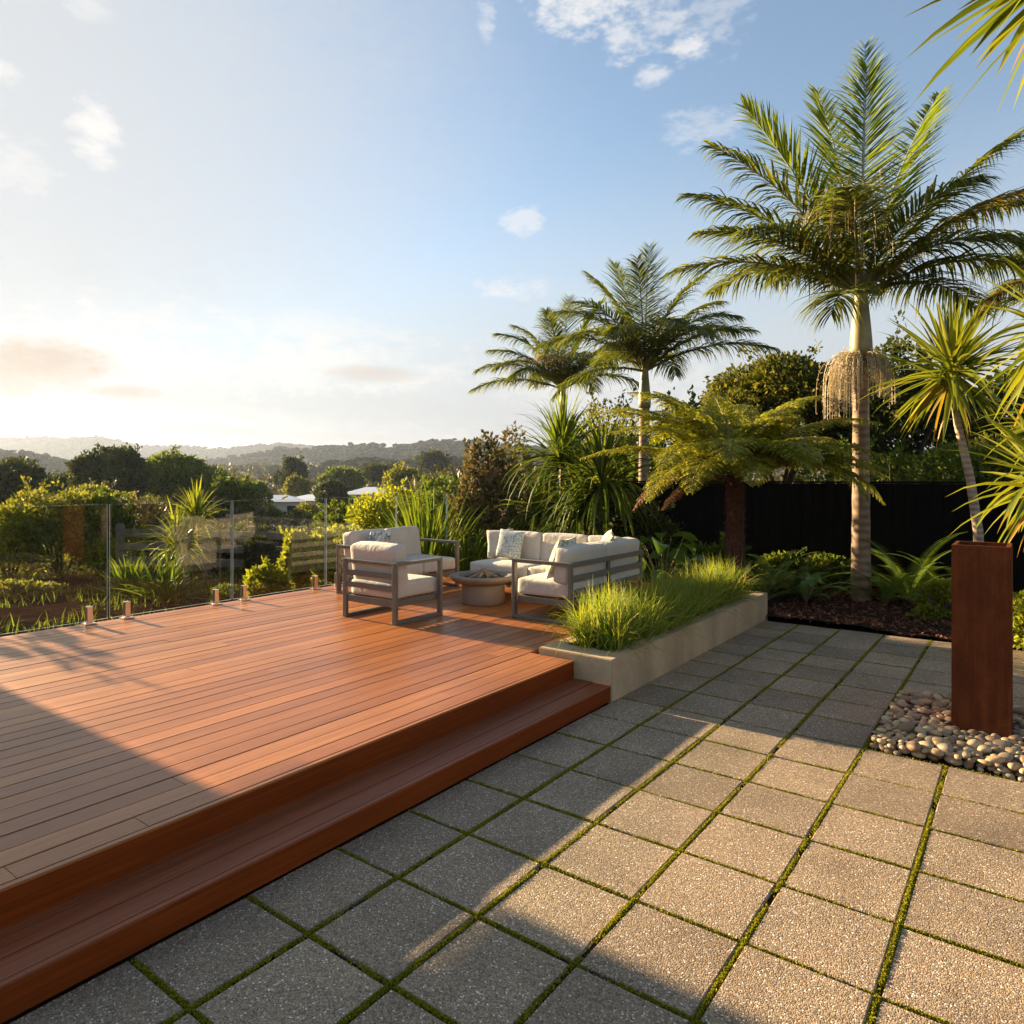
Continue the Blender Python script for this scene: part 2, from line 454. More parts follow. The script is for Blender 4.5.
M['pillow_teal'] = mat_pattern('speckled_teal_cloth', 55.0, [(.38, (.16, .25, .25)), (.46, (.32, .40, .38)), (.52, (.55, .54, .48)), (.6, (.62, .58, .5))])
M['pillow_blue'] = mat_pattern('marbled_blue_cloth', 14.0, [(.36, (.10, .16, .2)), (.46, (.3, .36, .4)), (.52, (.66, .64, .6)), (.7, (.72, .69, .63))], 1.5)
M['pillow_leaf'] = mat_pattern('leaf_print_cloth', 16.0, [(.36, (.22, .26, .10)), (.45, (.4, .4, .2)), (.52, (.66, .61, .5)), (.7, (.74, .69, .6))], .8)
M['concrete'] = mat_concrete('cast_concrete', (.48, .355, .21))
M['pit'] = mat_concrete('smooth_pit_concrete', (.25, .20, .155))
M['char'] = simple('charred_bed', (.05, .035, .026), rough=.9, var=.5, nscale=40, bump=.8, bscale=70, bdist=.02)
M['twig'] = simple('dry_twig', (.36, .24, .14), rough=.8, var=.3, nscale=20)
def mat_corten():
    m, ns, ls = newmat('rusted_steel')
    out = nd(ns, 'ShaderNodeOutputMaterial'); p = nd(ns, 'ShaderNodeBsdfPrincipled', Roughness=.8)
    p.inputs['Specular IOR Level'].default_value = .14
    tc = nd(ns, 'ShaderNodeTexCoord')
    def nz(sc, st, det=7.0, dist=0.0):
        mp = nd(ns, 'ShaderNodeMapping'); mp.inputs['Scale'].default_value = st; ls.new(tc.outputs['Object'], mp.inputs[0])
        n = nd(ns, 'ShaderNodeTexNoise', Scale=sc, Detail=det, Roughness=.65, Distortion=dist); ls.new(mp.outputs[0], n.inputs['Vector']); return n.outputs[0]
    c = ramp(ns, ls, nz(5.0, (1, 1, .6), 9.0, .5), [(.3, (.075, .018, .006)), (.5, (.118, .029, .007)), (.72, (.18, .055, .014))])
    c = mixc(ns, ls, .75, c, ramp(ns, ls, nz(1.0, (26, 26, .9), 5.0), [(.34, (.62, .56, .52)), (.55, (1, 1, 1)), (.74, (1.3, 1.4, 1.45))]), 'MULTIPLY')
    c = mixc(ns, ls, .6, c, ramp(ns, ls, nz(160.0, (1, 1, 1), 3.0), [(.3, (.7, .66, .62)), (.7, (1.3, 1.34, 1.36))]), 'MULTIPLY')
    ls.new(c, p.inputs['Base Color'])
    b = nd(ns, 'ShaderNodeBump', Strength=.3, Distance=.003); ls.new(nz(200.0, (1, 1, 1), 4.0), b.inputs['Height']); ls.new(b.outputs[0], p.inputs['Normal'])
    ls.new(p.outputs[0], out.inputs['Surface'])
    return m
M['corten'] = mat_corten()
M['soil'] = simple('dark_soil', (.045, .028, .018), rough=.95, var=.5, nscale=14, bump=1.0, bscale=40, bdist=.03, spec=.04)
M['earth'] = simple('bare_earth', (.020, .0135, .0085), rough=.95, var=.45, nscale=3, bump=.5, bscale=14, bdist=.02, spec=.04)
M['mulch'] = leafmat('bark_mulch', [(.05, .018, .010), (.11, .036, .018), (.18, .065, .03), (.26, .12, .06)], trans=0.0, rough=.85)
M['moss'] = leafmat('moss', [(.13, .135, .010), (.22, .21, .014), (.34, .30, .02)], trans=.25, rough=.9, spec=.1, nscale=9)
M['blackfence'] = simple('black_stain_timber', (.0045, .0042, .0042), rough=.9, var=.4, nscale=5, stretch=(8, 8, .6), spec=.08)
M['greyfence'] = simple('dark_grey_panel', (.045, .047, .052), rough=.7, var=.25, nscale=6, stretch=(8, 8, .6))
M['railfence'] = simple('weathered_rail', (.16, .125, .09), rough=.85, var=.3, nscale=6)
M['palmtrunk'] = mat_bands('ringed_palm_bark', (.135, .085, .05), (.285, .195, .12), 3.1, bump=.1)
M['shaft'] = mat_bands('palm_crownshaft', (.18, .145, .05), (.33, .26, .105), .5, rough=.5, bump=.1)
M['barkdark'] = simple('dark_bark', (.07, .05, .036), rough=.95, var=.45, nscale=9, bump=1.0, bscale=30, stretch=(2, 2, .5), bdist=.03)
M['fernbark'] = simple('fibrous_fern_trunk', (.075, .028, .016), rough=.95, var=.6, nscale=40, bump=1.0, bscale=60, bdist=.03, stretch=(1, 1, .35))
M['cordbark'] = mat_bands('cordyline_bark', (.20, .14, .09), (.46, .35, .24), 5.0)
M['house'] = simple('render_wall', (.62, .58, .52), rough=.85, var=.06)
M['roofw'] = simple('pale_metal_roof', (.70, .72, .76), rough=.5, var=.08)
M['roofd'] = simple('grey_roof', (.26, .26, .27), rough=.7, var=.1)
M['window'] = simple('dark_window', (.03, .04, .05), rough=.08, var=.1, spec=.6)
M['hill'] = simple('wooded_hill', (.024, .032, .015), rough=1, var=.5, nscale=.035, bump=0, detail=9, col2=(.045, .05, .024), spec=.04)
M['canopy'] = simple('distant_canopy', (.030, .040, .016), rough=1, var=.5, nscale=.12, detail=6, col2=(.062, .066, .028), spec=.05)
M['terrain'] = simple('rough_grass', (.034, .032, .013), rough=1, var=.45, nscale=.25, bump=.4, bscale=2.5, bdist=.06, detail=8, spec=.04)

PALM = leafmat('palm_leaflet', [(.065, .09, .018), (.115, .14, .027), (.20, .205, .048)], trans=.4, rough=.42, spec=.32)
PALMY = leafmat('young_palm_leaflet', [(.09, .14, .016), (.15, .20, .022), (.24, .27, .034)], trans=.42, rough=.45, spec=.32)
PALMD = leafmat('drying_palm_leaflet', [(.12, .10, .03), (.24, .18, .06), (.34, .24, .10)], trans=.3, rough=.5)
STALK = simple('palm_leafstalk', (.19, .18, .06), rough=.5, var=.25)
STALKP = simple('pale_palm_leafstalk', (.34, .36, .30), rough=.5, var=.15)
FLOWER = leafmat('palm_flower_strands', [(.38, .29, .19), (.50, .41, .29), (.60, .51, .38)], trans=.15, rough=.8)
OLDFLOWER = leafmat('spent_flower_strands', [(.24, .18, .08), (.36, .27, .13), (.46, .36, .2)], trans=.2, rough=.8)
FERN = leafmat('tree_fern_pinnule', [(.13, .16, .018), (.25, .26, .026), (.40, .36, .045)], trans=.42, rough=.45)
FERNB = leafmat('dead_fern_pinnule', [(.12, .05, .02), (.22, .10, .04), (.30, .17, .07)], trans=.2, rough=.8)
CORD = leafmat('cordyline_leaf', [(.09, .12, .014), (.18, .21, .022), (.31, .30, .035)], trans=.36, rough=.38, spec=.5)
CORDY = leafmat('yellowing_cordyline_leaf', [(.22, .17, .02), (.36, .22, .02), (.42, .2, .03)], trans=.35, rough=.5)
FLAX = leafmat('flax_leaf', [(.06, .10, .014), (.11, .155, .02), (.21, .24, .035)], trans=.36, rough=.55, spec=.2)
FLAXB = leafmat('bronze_flax_leaf', [(.04, .025, .018), (.09, .05, .03), (.16, .10, .05)], trans=.2, rough=.5)
GRASS = leafmat('planter_grass_blade', [(.07, .125, .012), (.155, .225, .02), (.28, .32, .036), (.40, .36, .09)], trans=.42, rough=.45)
DARKLEAF = leafmat('dark_evergreen_leaf', [(.02, .034, .009), (.045, .062, .015), (.10, .105, .022)], trans=.22, rough=.65, spec=.12, nscale=1.2)
MIDLEAF = leafmat('mid_green_leaf', [(.05, .08, .015), (.10, .14, .022), (.18, .21, .032)], trans=.36, rough=.65, spec=.12, nscale=1.2)
LIMELEAF = leafmat('lime_leaf', [(.11, .135, .014), (.22, .24, .022), (.36, .34, .04)], trans=.45, rough=.65, spec=.12, nscale=2)
OLIVE = leafmat('olive_hedge_leaf', [(.065, .08, .016), (.13, .14, .026), (.25, .23, .05)], trans=.42, rough=.65, spec=.12, nscale=2)
REDLEAF = leafmat('bronze_red_shrub_leaf', [(.065, .07, .025), (.125, .118, .048), (.20, .165, .09), (.24, .14, .095)], trans=.2, rough=.65, spec=.12, nscale=3)
GOLDTREE = leafmat('sunlit_treetop_leaf', [(.032, .045, .01), (.085, .095, .015), (.19, .17, .025)], trans=.3, rough=.65, spec=.12, nscale=.8)
BROADLEAF = leafmat('glossy_broad_leaf', [(.05, .11, .016), (.09, .17, .025), (.14, .22, .04)], trans=.35, rough=.3, spec=.5)
GROUNDFERN = leafmat('ground_fern_leaf', [(.11, .18, .025), (.18, .27, .035), (.28, .35, .06)], trans=.35, rough=.45)
FOREST = leafmat('valley_wood_leaf', [(.026, .032, .011), (.055, .057, .02), (.11, .10, .036)], trans=.25, rough=.6, nscale=.06)

# ------------------------------------------------------------------ foliage generators
def blades(P, D, L, Wd, droop, seg=4, prof=(.55, 1, .85, .5, .03), fold=.25, twist=None):
    """N tapered strips that start at P, leave along D and bend down; V-folded cross-section"""
    P, D = np.asarray(P, float), nrm(np.asarray(D, float))
    N = len(P)
    L = np.broadcast_to(np.asarray(L, float), (N,)); Wd = np.broadcast_to(np.asarray(Wd, float), (N,)); droop = np.broadcast_to(np.asarray(droop, float), (N,))
    ref = np.tile([0, 0, 1.0], (N, 1))
    steep = np.abs(D[:, 2]) > .97
    ref[steep] = [1, 0, 0]
    S = nrm(np.cross(D, ref))
    if twist is not None:
        U = np.cross(S, D); S = nrm(S * np.cos(twist)[:, None] + U * np.sin(twist)[:, None])
    rows = []
    p, d = P.copy(), D.copy()
    tw = np.interp(np.linspace(0, 1, seg + 1), np.linspace(0, 1, len(prof)), prof)
    for k in range(seg + 1):
        nrmv = nrm(np.cross(S, d))
        h = (Wd * tw[k] * .5)[:, None]
        rows.append(np.stack([p - S * h, p - nrmv * h * fold * 2, p + S * h], 1))
        p = p + d * (L / seg)[:, None]
        d = nrm(d + np.array([0, 0, -1.0]) * (droop * (k + 1) / seg)[:, None])
    V = np.stack(rows, 1)                                   # N, seg+1, 3, 3
    base = (np.arange(N) * (seg + 1) * 3)[:, None]
    fs = []
    for k in range(seg):
        for j in (0, 1):
            a = k * 3 + j
            fs.append(np.array([a, a + 1, a + 4, a + 3]))
    Fc = (base[:, :, None] + np.array(fs)[None]).reshape(-1, 4)
    return V.reshape(-1, 3), Fc
def cards(P, D, L, Wd, jit=1.0):
    """one folded diamond leaf per point"""
    N = len(P)
    D = nrm(np.asarray(D) + rng.normal(0, .55 * jit, (N, 3)))
    S = nrm(np.cross(D, rng.normal(0, 1, (N, 3))))
    U = np.cross(S, D)
    L = np.broadcast_to(np.asarray(L, float), (N,))[:, None]; Wd = np.broadcast_to(np.asarray(Wd, float), (N,))[:, None]
    V = np.stack([P, P + D * L * .5 + S * Wd * .5 + U * Wd * .12, P + D * L, P + D * L * .5 - S * Wd * .5 + U * Wd * .12], 1)
    Fc = np.arange(N * 4).reshape(-1, 4)
    return V.reshape(-1, 3), Fc
def join(parts):
    V, Fc, n = [], [], 0
    for v, f in parts:
        V.append(v); Fc.append(f + n); n += len(v)
    return np.concatenate(V), np.concatenate(Fc)
def crown(rx, ry, rz, nl, nleaf, leaf, cz=0.0, cut=-.55, lob=.42, seed=None, flat=1.0):
    """lobed crown of leaf-sized cards with gaps, centred on (0,0,cz)"""
    r = np.random.default_rng(seed if seed is not None else rng.integers(1e9))
    c = nrm(r.normal(0, 1, (nl * 3, 3))); c = c[c[:, 2] > cut][:nl]
    k = len(c)
    rad = r.uniform(.55, .8, (k, 1))
    cen = c * rad
    lr = r.uniform(lob * .65, lob * 1.15, k)
    w = lr ** 2; idx = r.choice(k, nleaf, p=w / w.sum())
    d = nrm(r.normal(0, 1, (nleaf, 3))); d[:, 2] = d[:, 2] * .8 + .12; d = nrm(d)
    q = r.uniform(.62, 1.03, (nleaf, 1)) ** .7
    p = cen[idx] + d * q * lr[idx][:, None]
    ns_ = max(6, nl * 2); per = max(6, nleaf // (9 * ns_))      # leafy shoots that break the outline
    sd = nrm(r.normal(0, 1, (ns_, 3)) + np.array([0, 0, .45])); li = r.integers(0, k, ns_)
    tt = r.uniform(.75, 1.75, (ns_, per, 1)) * lr[li][:, None, None] * r.uniform(.75, 1.1, (ns_, 1, 1))
    sp_ = (cen[li][:, None] + sd[:, None] * tt + r.normal(0, .035, (ns_, per, 3))).reshape(-1, 3)
    p = np.concatenate([p, sp_]); d = np.concatenate([d, np.repeat(sd, per, 0)]); nleaf = len(p)
    P = p * np.array([rx, ry, rz]) + np.array([0, 0, cz])
    out = nrm(d + np.array([0, 0, .25]))
    size = leaf * r.uniform(.6, 1.35, nleaf)
    return cards(P, out, size, size * .55)
def limbs(mb, h, r0, rx, rz, cz, n=5, seed=1, lean=(0, 0)):
    r = random.Random(seed)
    top = Vector((lean[0], lean[1], h))
    mb.tube([(0, 0, -.3), (lean[0] * .25, lean[1] * .25, h * .35), (lean[0] * .6, lean[1] * .6, h * .7), top], [r0 * 1.25, r0, r0 * .8, r0 * .6], 9)
    for i in range(n):
        a = 2 * PI * (i + r.random() * .6) / n
        e = Vector((math.cos(a) * rx * r.uniform(.45, .75), math.sin(a) * rx * r.uniform(.45, .75), cz + rz * r.uniform(-.1, .55)))
        s = Vector((lean[0], lean[1], h * r.uniform(.7, 1.0)))
        mid = s.lerp(e, .5) + Vector((0, 0, rz * .1))
        mb.tube([s, mid, e], [r0 * .5, r0 * .32, r0 * .1], 6)
def tree(name, label, cat, loc, trunk_h, rx, ry, rz, mat, nl=26, nleaf=9000, leaf=.14, r0=.14, group=None, seed=1, cz=None, cut=-.55, lob=.42, nlimb=6, lean=(0, 0)):
    t = empty(name, loc, label, cat, group=group)
    cz = trunk_h + rz * .55 if cz is None else cz
    mb = MB(); limbs(mb, trunk_h, r0, rx, rz, cz, nlimb, seed, lean)
    mb.build('trunk', M['barkdark'], t, True)
    V, Fc = crown(rx, ry, rz, nl, nleaf, leaf, cz, cut, lob, seed)
    V = V + np.array([lean[0], lean[1], 0])
    mesh('crown', V, Fc, mat, t)
    return t
def shrub(name, label, cat, loc, rx, ry, rz, mat, nl=18, nleaf=4000, leaf=.09, group=None, seed=1, stems=6, lob=.42):
    """bush whose leaves reach the ground"""
    t = empty(name, loc, label, cat, group=group)
    mb = MB(); r = random.Random(seed)
    for i in range(stems):
        a = 2 * PI * i / stems + r.random()
        mb.tube([(0.05 * math.cos(a), .05 * math.sin(a), -.1), (rx * .25 * math.cos(a), ry * .25 * math.sin(a), rz * .7), (rx * .6 * math.cos(a), ry * .6 * math.sin(a), rz * r.uniform(1.0, 1.5))], [.03, .02, .006], 5)
    mb.build('stem', M['barkdark'], t, True)
    V, Fc = crown(rx, ry, rz, max(8, int(nl * .62)), int(nleaf * .85), leaf, rz * .95, -.9, lob * 1.15, seed)
    V[:, 2] = np.maximum(V[:, 2], rng.uniform(-.03, .05, len(V)))
    mesh('foliage', V, Fc, mat, t)
    return t
def curve_pts(p0, az, el, L, arch, n=24, side=0.0):
    """rachis: leaves p0 at azimuth az / elevation el and bends down by arch radians along its length"""
    P = [np.array(p0, float)]; T = []
    for i in range(n):
        t = i / (n - 1)
        e = el - arch * t ** 1.35
        a = az + side * t
        d = np.array([math.cos(e) * math.cos(a), math.cos(e) * math.sin(a), math.sin(e)])
        T.append(d); P.append(P[-1] + d * L / n)
    T.append(T[-1])
    return np.array(P), np.array(T)
def frond_geo(p0, az, el, L, arch, nleaf=58, ll=.62, lw=.034, hang=.55, vee=.35, seed=0, side=0.0, roll=0.0):
    """feather palm frond -> rachis tube + leaflets"""
    r = np.random.default_rng(seed)
    P, T = curve_pts(p0, az, el, L, arch, 26, side)
    tube_v, tube_f = tube([tuple(p) for p in P], list(np.interp(np.linspace(0, 1, len(P)), [0, .25, 1], [.034, .018, .004])), 6)
    t = np.linspace(.13, .995, nleaf)
    t = np.clip(t + r.normal(0, .004, nleaf), .1, 1)
    fi = t * (len(P) - 1)
    i0 = np.clip(fi.astype(int), 0, len(P) - 2); fr = (fi - i0)[:, None]
    B = P[i0] * (1 - fr) + P[i0 + 1] * fr
    tt = nrm(T[i0])
    sidev = nrm(np.cross(tt, [0, 0, 1.0]))
    bad = np.linalg.norm(np.cross(tt, [0, 0, 1.0]), axis=1) < .15
    sidev[bad] = [math.sin(az), -math.cos(az), 0]
    up = np.cross(sidev, tt)
    if roll:
        sidev, up = sidev * math.cos(roll) + up * math.sin(roll), up * math.cos(roll) - sidev * math.sin(roll)
    shape = np.interp(t, [0, .12, .35, .7, .92, 1], [.35, .6, 1, .92, .5, .3])
    outp = []
    for sg in (-1, 1):
        fwd = np.interp(t, [0, .5, 1], [.35, .7, 1.6])[:, None] * r.uniform(.8, 1.2, (nleaf, 1))
        D = sidev * sg + tt * fwd + up * (vee + r.normal(0, .14, (nleaf, 1)))
        l = ll * shape * r.uniform(.82, 1.1, nleaf)
        outp.append(blades(B, D, l, lw * r.uniform(.8, 1.15, nleaf), hang * r.uniform(.6, 1.4, nleaf), 4, (.5, 1, .8, .45, .04), .22, r.normal(0, .35, nleaf)))
    V, Fc = join(outp)
    return (tube_v, tube_f), (V, Fc)
def fern_frond_geo(p0, az, el, L, arch, npin=34, pl=.34, seed=0, hang=.5, side=0.0):
    """tree-fern frond: pinnae each carrying two rows of small pinnules"""
    r = np.random.default_rng(seed)
    P, T = curve_pts(p0, az, el, L, arch, 24, side)
    tb = tube([tuple(p) for p in P], list(np.interp(np.linspace(0, 1, len(P)), [0, 1], [.016, .003])), 5)
    t = np.linspace(.14, .99, npin)
    fi = t * (len(P) - 1); i0 = np.clip(fi.astype(int), 0, len(P) - 2); fr = (fi - i0)[:, None]
    B = P[i0] * (1 - fr) + P[i0 + 1] * fr
    tt = nrm(T[i0]); sv = nrm(np.cross(tt, [0, 0, 1.0])); up = np.cross(sv, tt)
    shape = np.interp(t, [0, .15, .45, .8, 1], [.35, .7, 1, .6, .08])
    Vs = []; 
    PV, PD, PL = [], [], []
    NP = 15
    for sg in (-1, 1):
        D = nrm(sv * sg + tt * .45 + up * r.normal(0.05, .08, (npin, 1)))
        l = pl * shape * r.uniform(.88, 1.1, npin)
        p = B.copy(); d = D.copy()
        for k in range(NP):
            p = p + d * (l / NP)[:, None]
            d = nrm(d + np.array([0, 0, -1.0]) * hang * (k + 1) / NP * .16)
            pw = np.interp(k / (NP - 1), [0, .2, .7, 1], [.75, 1, .75, .2])
            inpl = nrm(np.cross(d, up))
            for s2 in (-1, 1):
                PV.append(p.copy()); PD.append(nrm(inpl * s2 + d * .55 + up * r.normal(-.05, .12, (npin, 1))))
                PL.append(np.maximum(.016, .066 * pw * shape) * r.uniform(.85, 1.15, npin))
    PV, PD, PL = np.concatenate(PV), np.concatenate(PD), np.concatenate(PL)
    S = nrm(np.cross(PD, np.array([0, 0, 1.0]) + r.normal(0, .25, PD.shape)))
    Lh = PL[:, None]
    wd = Lh * .24 + .005
    V = np.stack([PV, PV + PD * Lh * .45 + S * wd, PV + PD * Lh, PV + PD * Lh * .45 - S * wd], 1).reshape(-1, 3)
    return tb, (V, np.arange(len(V)).reshape(-1, 4))
CAMR = math.pi * 0 + YAW          # azimuth 0 = picture right, 90 = away, 180 = picture left, 270 = towards the camera
def caz(deg): return R(deg) + CAMR
def palm(name, label, base, z0, z1, z2, r_tr, r_sh, fronds, group, scale=1.0, seed=0, flowers=True, lean=(0, 0), old=False):
    """king palm: ringed trunk z0..z1, crownshaft z1..z2, fronds from z2"""
    t = empty(name, (base[0], base[1], z0), label, 'palm tree', group=group)
    h1, h2 = z1 - z0, z2 - z0
    mb = MB(); pts = []; rad = []
    for i in range(26):
        f = i / 25; pts.append((lean[0] * f * h1, lean[1] * f * h1, -.1 + (h1 + .1) * f))
        rad.append(r_tr * (1 + .36 * math.exp(-f * 3.2)) * (1 + .025 * math.sin(i * 2.4)))
    mb.tube(pts, rad, 18); mb.build('trunk', M['palmtrunk'], t, True)
    tx, ty = lean[0] * h1, lean[1] * h1
    mb = MB(); n = 10
    prof = [1.0, 1.07, 1.04, .97, .9, .82, .74, .68, .62, .58]
    mb.tube([(tx, ty, h1 + (h2 - h1 + .12) * i / (n - 1)) for i in range(n)], [r_sh * q for q in prof], 18)
    mb.build('crownshaft', M['shaft'], t, True)
    for i, (az, el, L, arch, kind) in enumerate(fronds):
        ll = {'y': .70, 'n': .74, 'd': .6}[kind] * scale
        hang = {'y': .14, 'n': .85, 'd': .95}[kind]
        vee = {'y': .12, 'n': .08, 'd': .0}[kind]
        (tv, tf), (lv, lf) = frond_geo((tx, ty, h2 - .02), caz(az), R(el), L, R(arch), int((56 if kind == 'y' else 44) + 15 * L), ll, .031 * scale, hang, vee, seed * 50 + i, 0.0)
        fr = mesh('frond', lv, lf, {'y': PALMY, 'n': PALM, 'd': PALMD}[kind], t)
        mesh('leafstalk', tv, tf, STALKP if kind == 'y' else STALK, fr, True)
    if flowers:
        for az, sz in flowers:
            a = caz(az); r = np.random.default_rng(seed + int(az))
            N = 130
            th = a + r.normal(0, .42, N)
            st = np.stack([tx + np.cos(th) * r_tr * 1.0, ty + np.sin(th) * r_tr * 1.0, np.full(N, h1 - .02)], 1) + r.normal(0, .03, (N, 3))
            el = r.uniform(-.2, .6, N)
            D = np.stack([np.cos(th) * np.cos(el), np.sin(th) * np.cos(el), np.sin(el)], 1)
            V, Fc = blades(st, D, r.uniform(.4, 1.15, N) * sz, .009, r.uniform(2.2, 4.6, N), 9, (1, 1, .9, .9, .8), .5, r.uniform(0, 3, N))
            # beads of buds along the strands
            pts = V.reshape(N, 10, 3, 3)[:, 1:, 1].reshape(-1, 3)
            c = cards(np.repeat(pts, 3, 0) + r.normal(0, .012, (len(pts) * 3, 3)), r.normal(0, 1, (len(pts) * 3, 3)), .019, .012)
            V2, F2 = join([(V, Fc), c])
            mesh('flower_cluster', V2, F2, FLOWER, t)
    if old:                                                 # spent flower stalk hanging among the fronds
        r = np.random.default_rng(seed + 900); N = 130
        a = caz(228); c = np.array([tx + math.cos(a) * .5, ty + math.sin(a) * .5, h2 + 1.0])
        th = r.uniform(0, 2 * PI, N); el = r.uniform(-.3, .8, N)
        D = np.stack([np.cos(th) * np.cos(el), np.sin(th) * np.cos(el), np.sin(el)], 1)
        V, Fc = blades(c + r.normal(0, .12, (N, 3)), D, r.uniform(.35, 1.15, N), .012, r.uniform(.5, 2.2, N), 9, (1, 1, .9, .8, .6), .5, r.uniform(0, 3, N))
        f = mesh('old_flower_stalk', V, Fc, OLDFLOWER, t)
        V, Fc = tube([(tx, ty, h2 - .05), ((tx + c[0]) / 2, (ty + c[1]) / 2, h2 + .55), tuple(c)], [.03, .025, .015], 6); mesh('stalk', V, Fc, M['twig'], f, True)
    return t
def head_geo(c, n, L, w, el_lo, el_hi, droop, seed, jit=.04, up=(0, 0, 1)):
    """rosette of sword leaves"""
    r = np.random.default_rng(seed)
    az = r.uniform(0, 2 * PI, n)
    s = r.random(n)
    el = R(el_lo) + (R(el_hi) - R(el_lo)) * s
    D = np.stack([np.cos(az) * np.cos(el), np.sin(az) * np.cos(el), np.sin(el)], 1)
    if up != (0, 0, 1):
        q = Vector((0, 0, 1)).rotation_difference(Vector(up)).to_matrix()
        D = D @ np.array(q).T
    P = np.array(c) + D * .03 + r.normal(0, jit, (n, 3)) * np.array([.5, .5, 1.4])
    l = L * r.uniform(.72, 1.08, n)
    return blades(P, D, l, w * r.uniform(.8, 1.15, n), droop * r.uniform(.5, 1.5, n) * np.where(el < R(15), 1.3, .7), 5, (.55, .9, 1, .8, .45, .02), .2, r.normal(0, .3, n))

# ------------------------------------------------------------------ setting: terrain, hills, air
def vnoise(x, y, s, seed=0):
    """smooth value noise"""
    r = np.random.default_rng(seed); T = r.random((256, 256))
    x = x / s; y = y / s
    xi = np.floor(x).astype(int); yi = np.floor(y).astype(int); fx = x - xi; fy = y - yi
    fx = fx * fx * (3 - 2 * fx); fy = fy * fy * (3 - 2 * fy)
    a = T[xi % 256, yi % 256]; b = T[(xi + 1) % 256, yi % 256]; c = T[xi % 256, (yi + 1) % 256]; d = T[(xi + 1) % 256, (yi + 1) % 256]
    return (a * (1 - fx) + b * fx) * (1 - fy) + (c * (1 - fx) + d * fx) * fy - .5
def terr(x, y):
    x = np.asarray(x, float); y = np.asarray(y, float)
    d = np.maximum(0, -7.2 - x) + .6 * np.maximum(0, y - 16)
    st = np.clip(np.maximum(0, -7.2 - x) / .8, 0, 1)
    z = -.06 - .30 * st - 8 * (1 - np.exp(-(d / 95) ** 1.6))
    k = np.clip(d / 8, 0, 1)
    return z + k * (vnoise(x, y, 3.0, 3) * .25 + vnoise(x, y, 22.0, 4) * .5)
def grid(xs, ys, fz):
    X, Y = np.meshgrid(xs, ys, indexing='ij')
    Z = fz(X, Y)
    V = np.stack([X, Y, Z], -1).reshape(-1, 3)
    n, m = X.shape
    i = np.arange(n - 1)[:, None] * m + np.arange(m - 1)[None]
    Fc = np.stack([i, i + m, i + m + 1, i + 1], -1).reshape(-1, 4)
    return V, Fc
sp = np.sinh(np.linspace(-6.2, 6.2, 190)) / math.sinh(6.2) * 2100
V, Fc = grid(sp - 9, sp + 9, terr)
tag(mesh('terrain', V, Fc, M['terrain'], smooth=True), kind='structure')

def hill(name, pts, D, depth, seed, foot=-8.5, bump=3.0):
    px = np.arange(-1000, 2100, 5.0)
    yy = np.interp(px, [p[0] for p in pts], [p[1] for p in pts])
    ss = np.concatenate([np.linspace(-1, 0, 22), np.linspace(.12, 1.0, 7)])
    PX, S = np.meshgrid(px, ss, indexing='ij')
    YY = np.repeat(yy[:, None], len(ss), 1)
    Yd = D + S * depth
    X = (PX - HX) / F * Yd
    zc = EYE + (HY - YY) / F * D
    sh = np.where(S < 0, np.clip(1 + S, 0, 1) ** 1.25, np.clip(1 - S ** 2, 0, 1))
    c, s = math.cos(YAW), math.sin(YAW)
    wx, wy = X * c - Yd * s, X * s + Yd * c
    ridge = vnoise(wx, wy, depth * .35, seed) * .35 * sh * (1 - sh) * 4 * (zc - foot) * .5
    z = foot + (zc - foot) * sh + ridge + (vnoise(wx, wy, bump * 3.2, seed + 1) + .6 * vnoise(wx, wy, bump * 1.2, seed + 2)) * bump * np.clip(sh * 3, 0, 1)
    V = np.stack([wx, wy, z], -1).reshape(-1, 3)
    n, m = PX.shape
    i = np.arange(n - 1)[:, None] * m + np.arange(m - 1)[None]
    Fc = np.stack([i, i + m, i + m + 1, i + 1], -1).reshape(-1, 4)
    tag(mesh(name, V, Fc, M['hill'], smooth=True), kind='structure')
hill('far_hills', [(-1000, 446), (-300, 441), (0, 438), (37, 437), (76, 439), (96, 436), (119, 440), (137, 445), (173, 446), (216, 449), (256, 445), (287, 444), (308, 445), (334, 448), (420, 452), (600, 450), (2100, 455)], 1700, 520, 11, bump=5)
hill('near_hills', [(-1000, 474), (100, 471), (200, 463), (254, 455), (282, 450), (317, 449), (343, 447), (369, 444), (390, 447), (404, 443), (427, 441), (458, 442), (520, 446), (600, 452), (800, 462), (2100, 466)], 900, 330, 21, bump=4.5)
hill('valley_rise', [(-1000, 448), (-60, 450), (0, 454), (25, 456), (43, 461), (63, 464), (84, 467), (120, 473), (180, 475), (300, 468), (380, 463), (440, 460), (520, 464), (700, 470), (2100, 470)], 430, 170, 31, bump=4)

def haze():
    bm = bmesh.new(); bmesh.ops.create_cube(bm, size=1)
    for v in bm.verts:
        v.co = Vector((v.co.x * 5000 - 200, v.co.y * 5000 + 200, -14 + (v.co.z + .5) * 126))
    me = bpy.data.meshes.new('haze'); bm.to_mesh(me); bm.free()
    o = bpy.data.objects.new('haze', me); COL.objects.link(o)
    m, ns, ls = newmat('haze_air')
    out = nd(ns, 'ShaderNodeOutputMaterial')
    v = ns.new('ShaderNodeVolumePrincipled')
    v.inputs['Color'].default_value = (.34, .41, .54, 1)
    v.inputs['Density'].default_value = .00024
    v.inputs['Anisotropy'].default_value = .45
    ls.new(v.outputs[0], out.inputs['Volume'])
    me.materials.append(m)
    tag(o, kind='stuff')
haze()

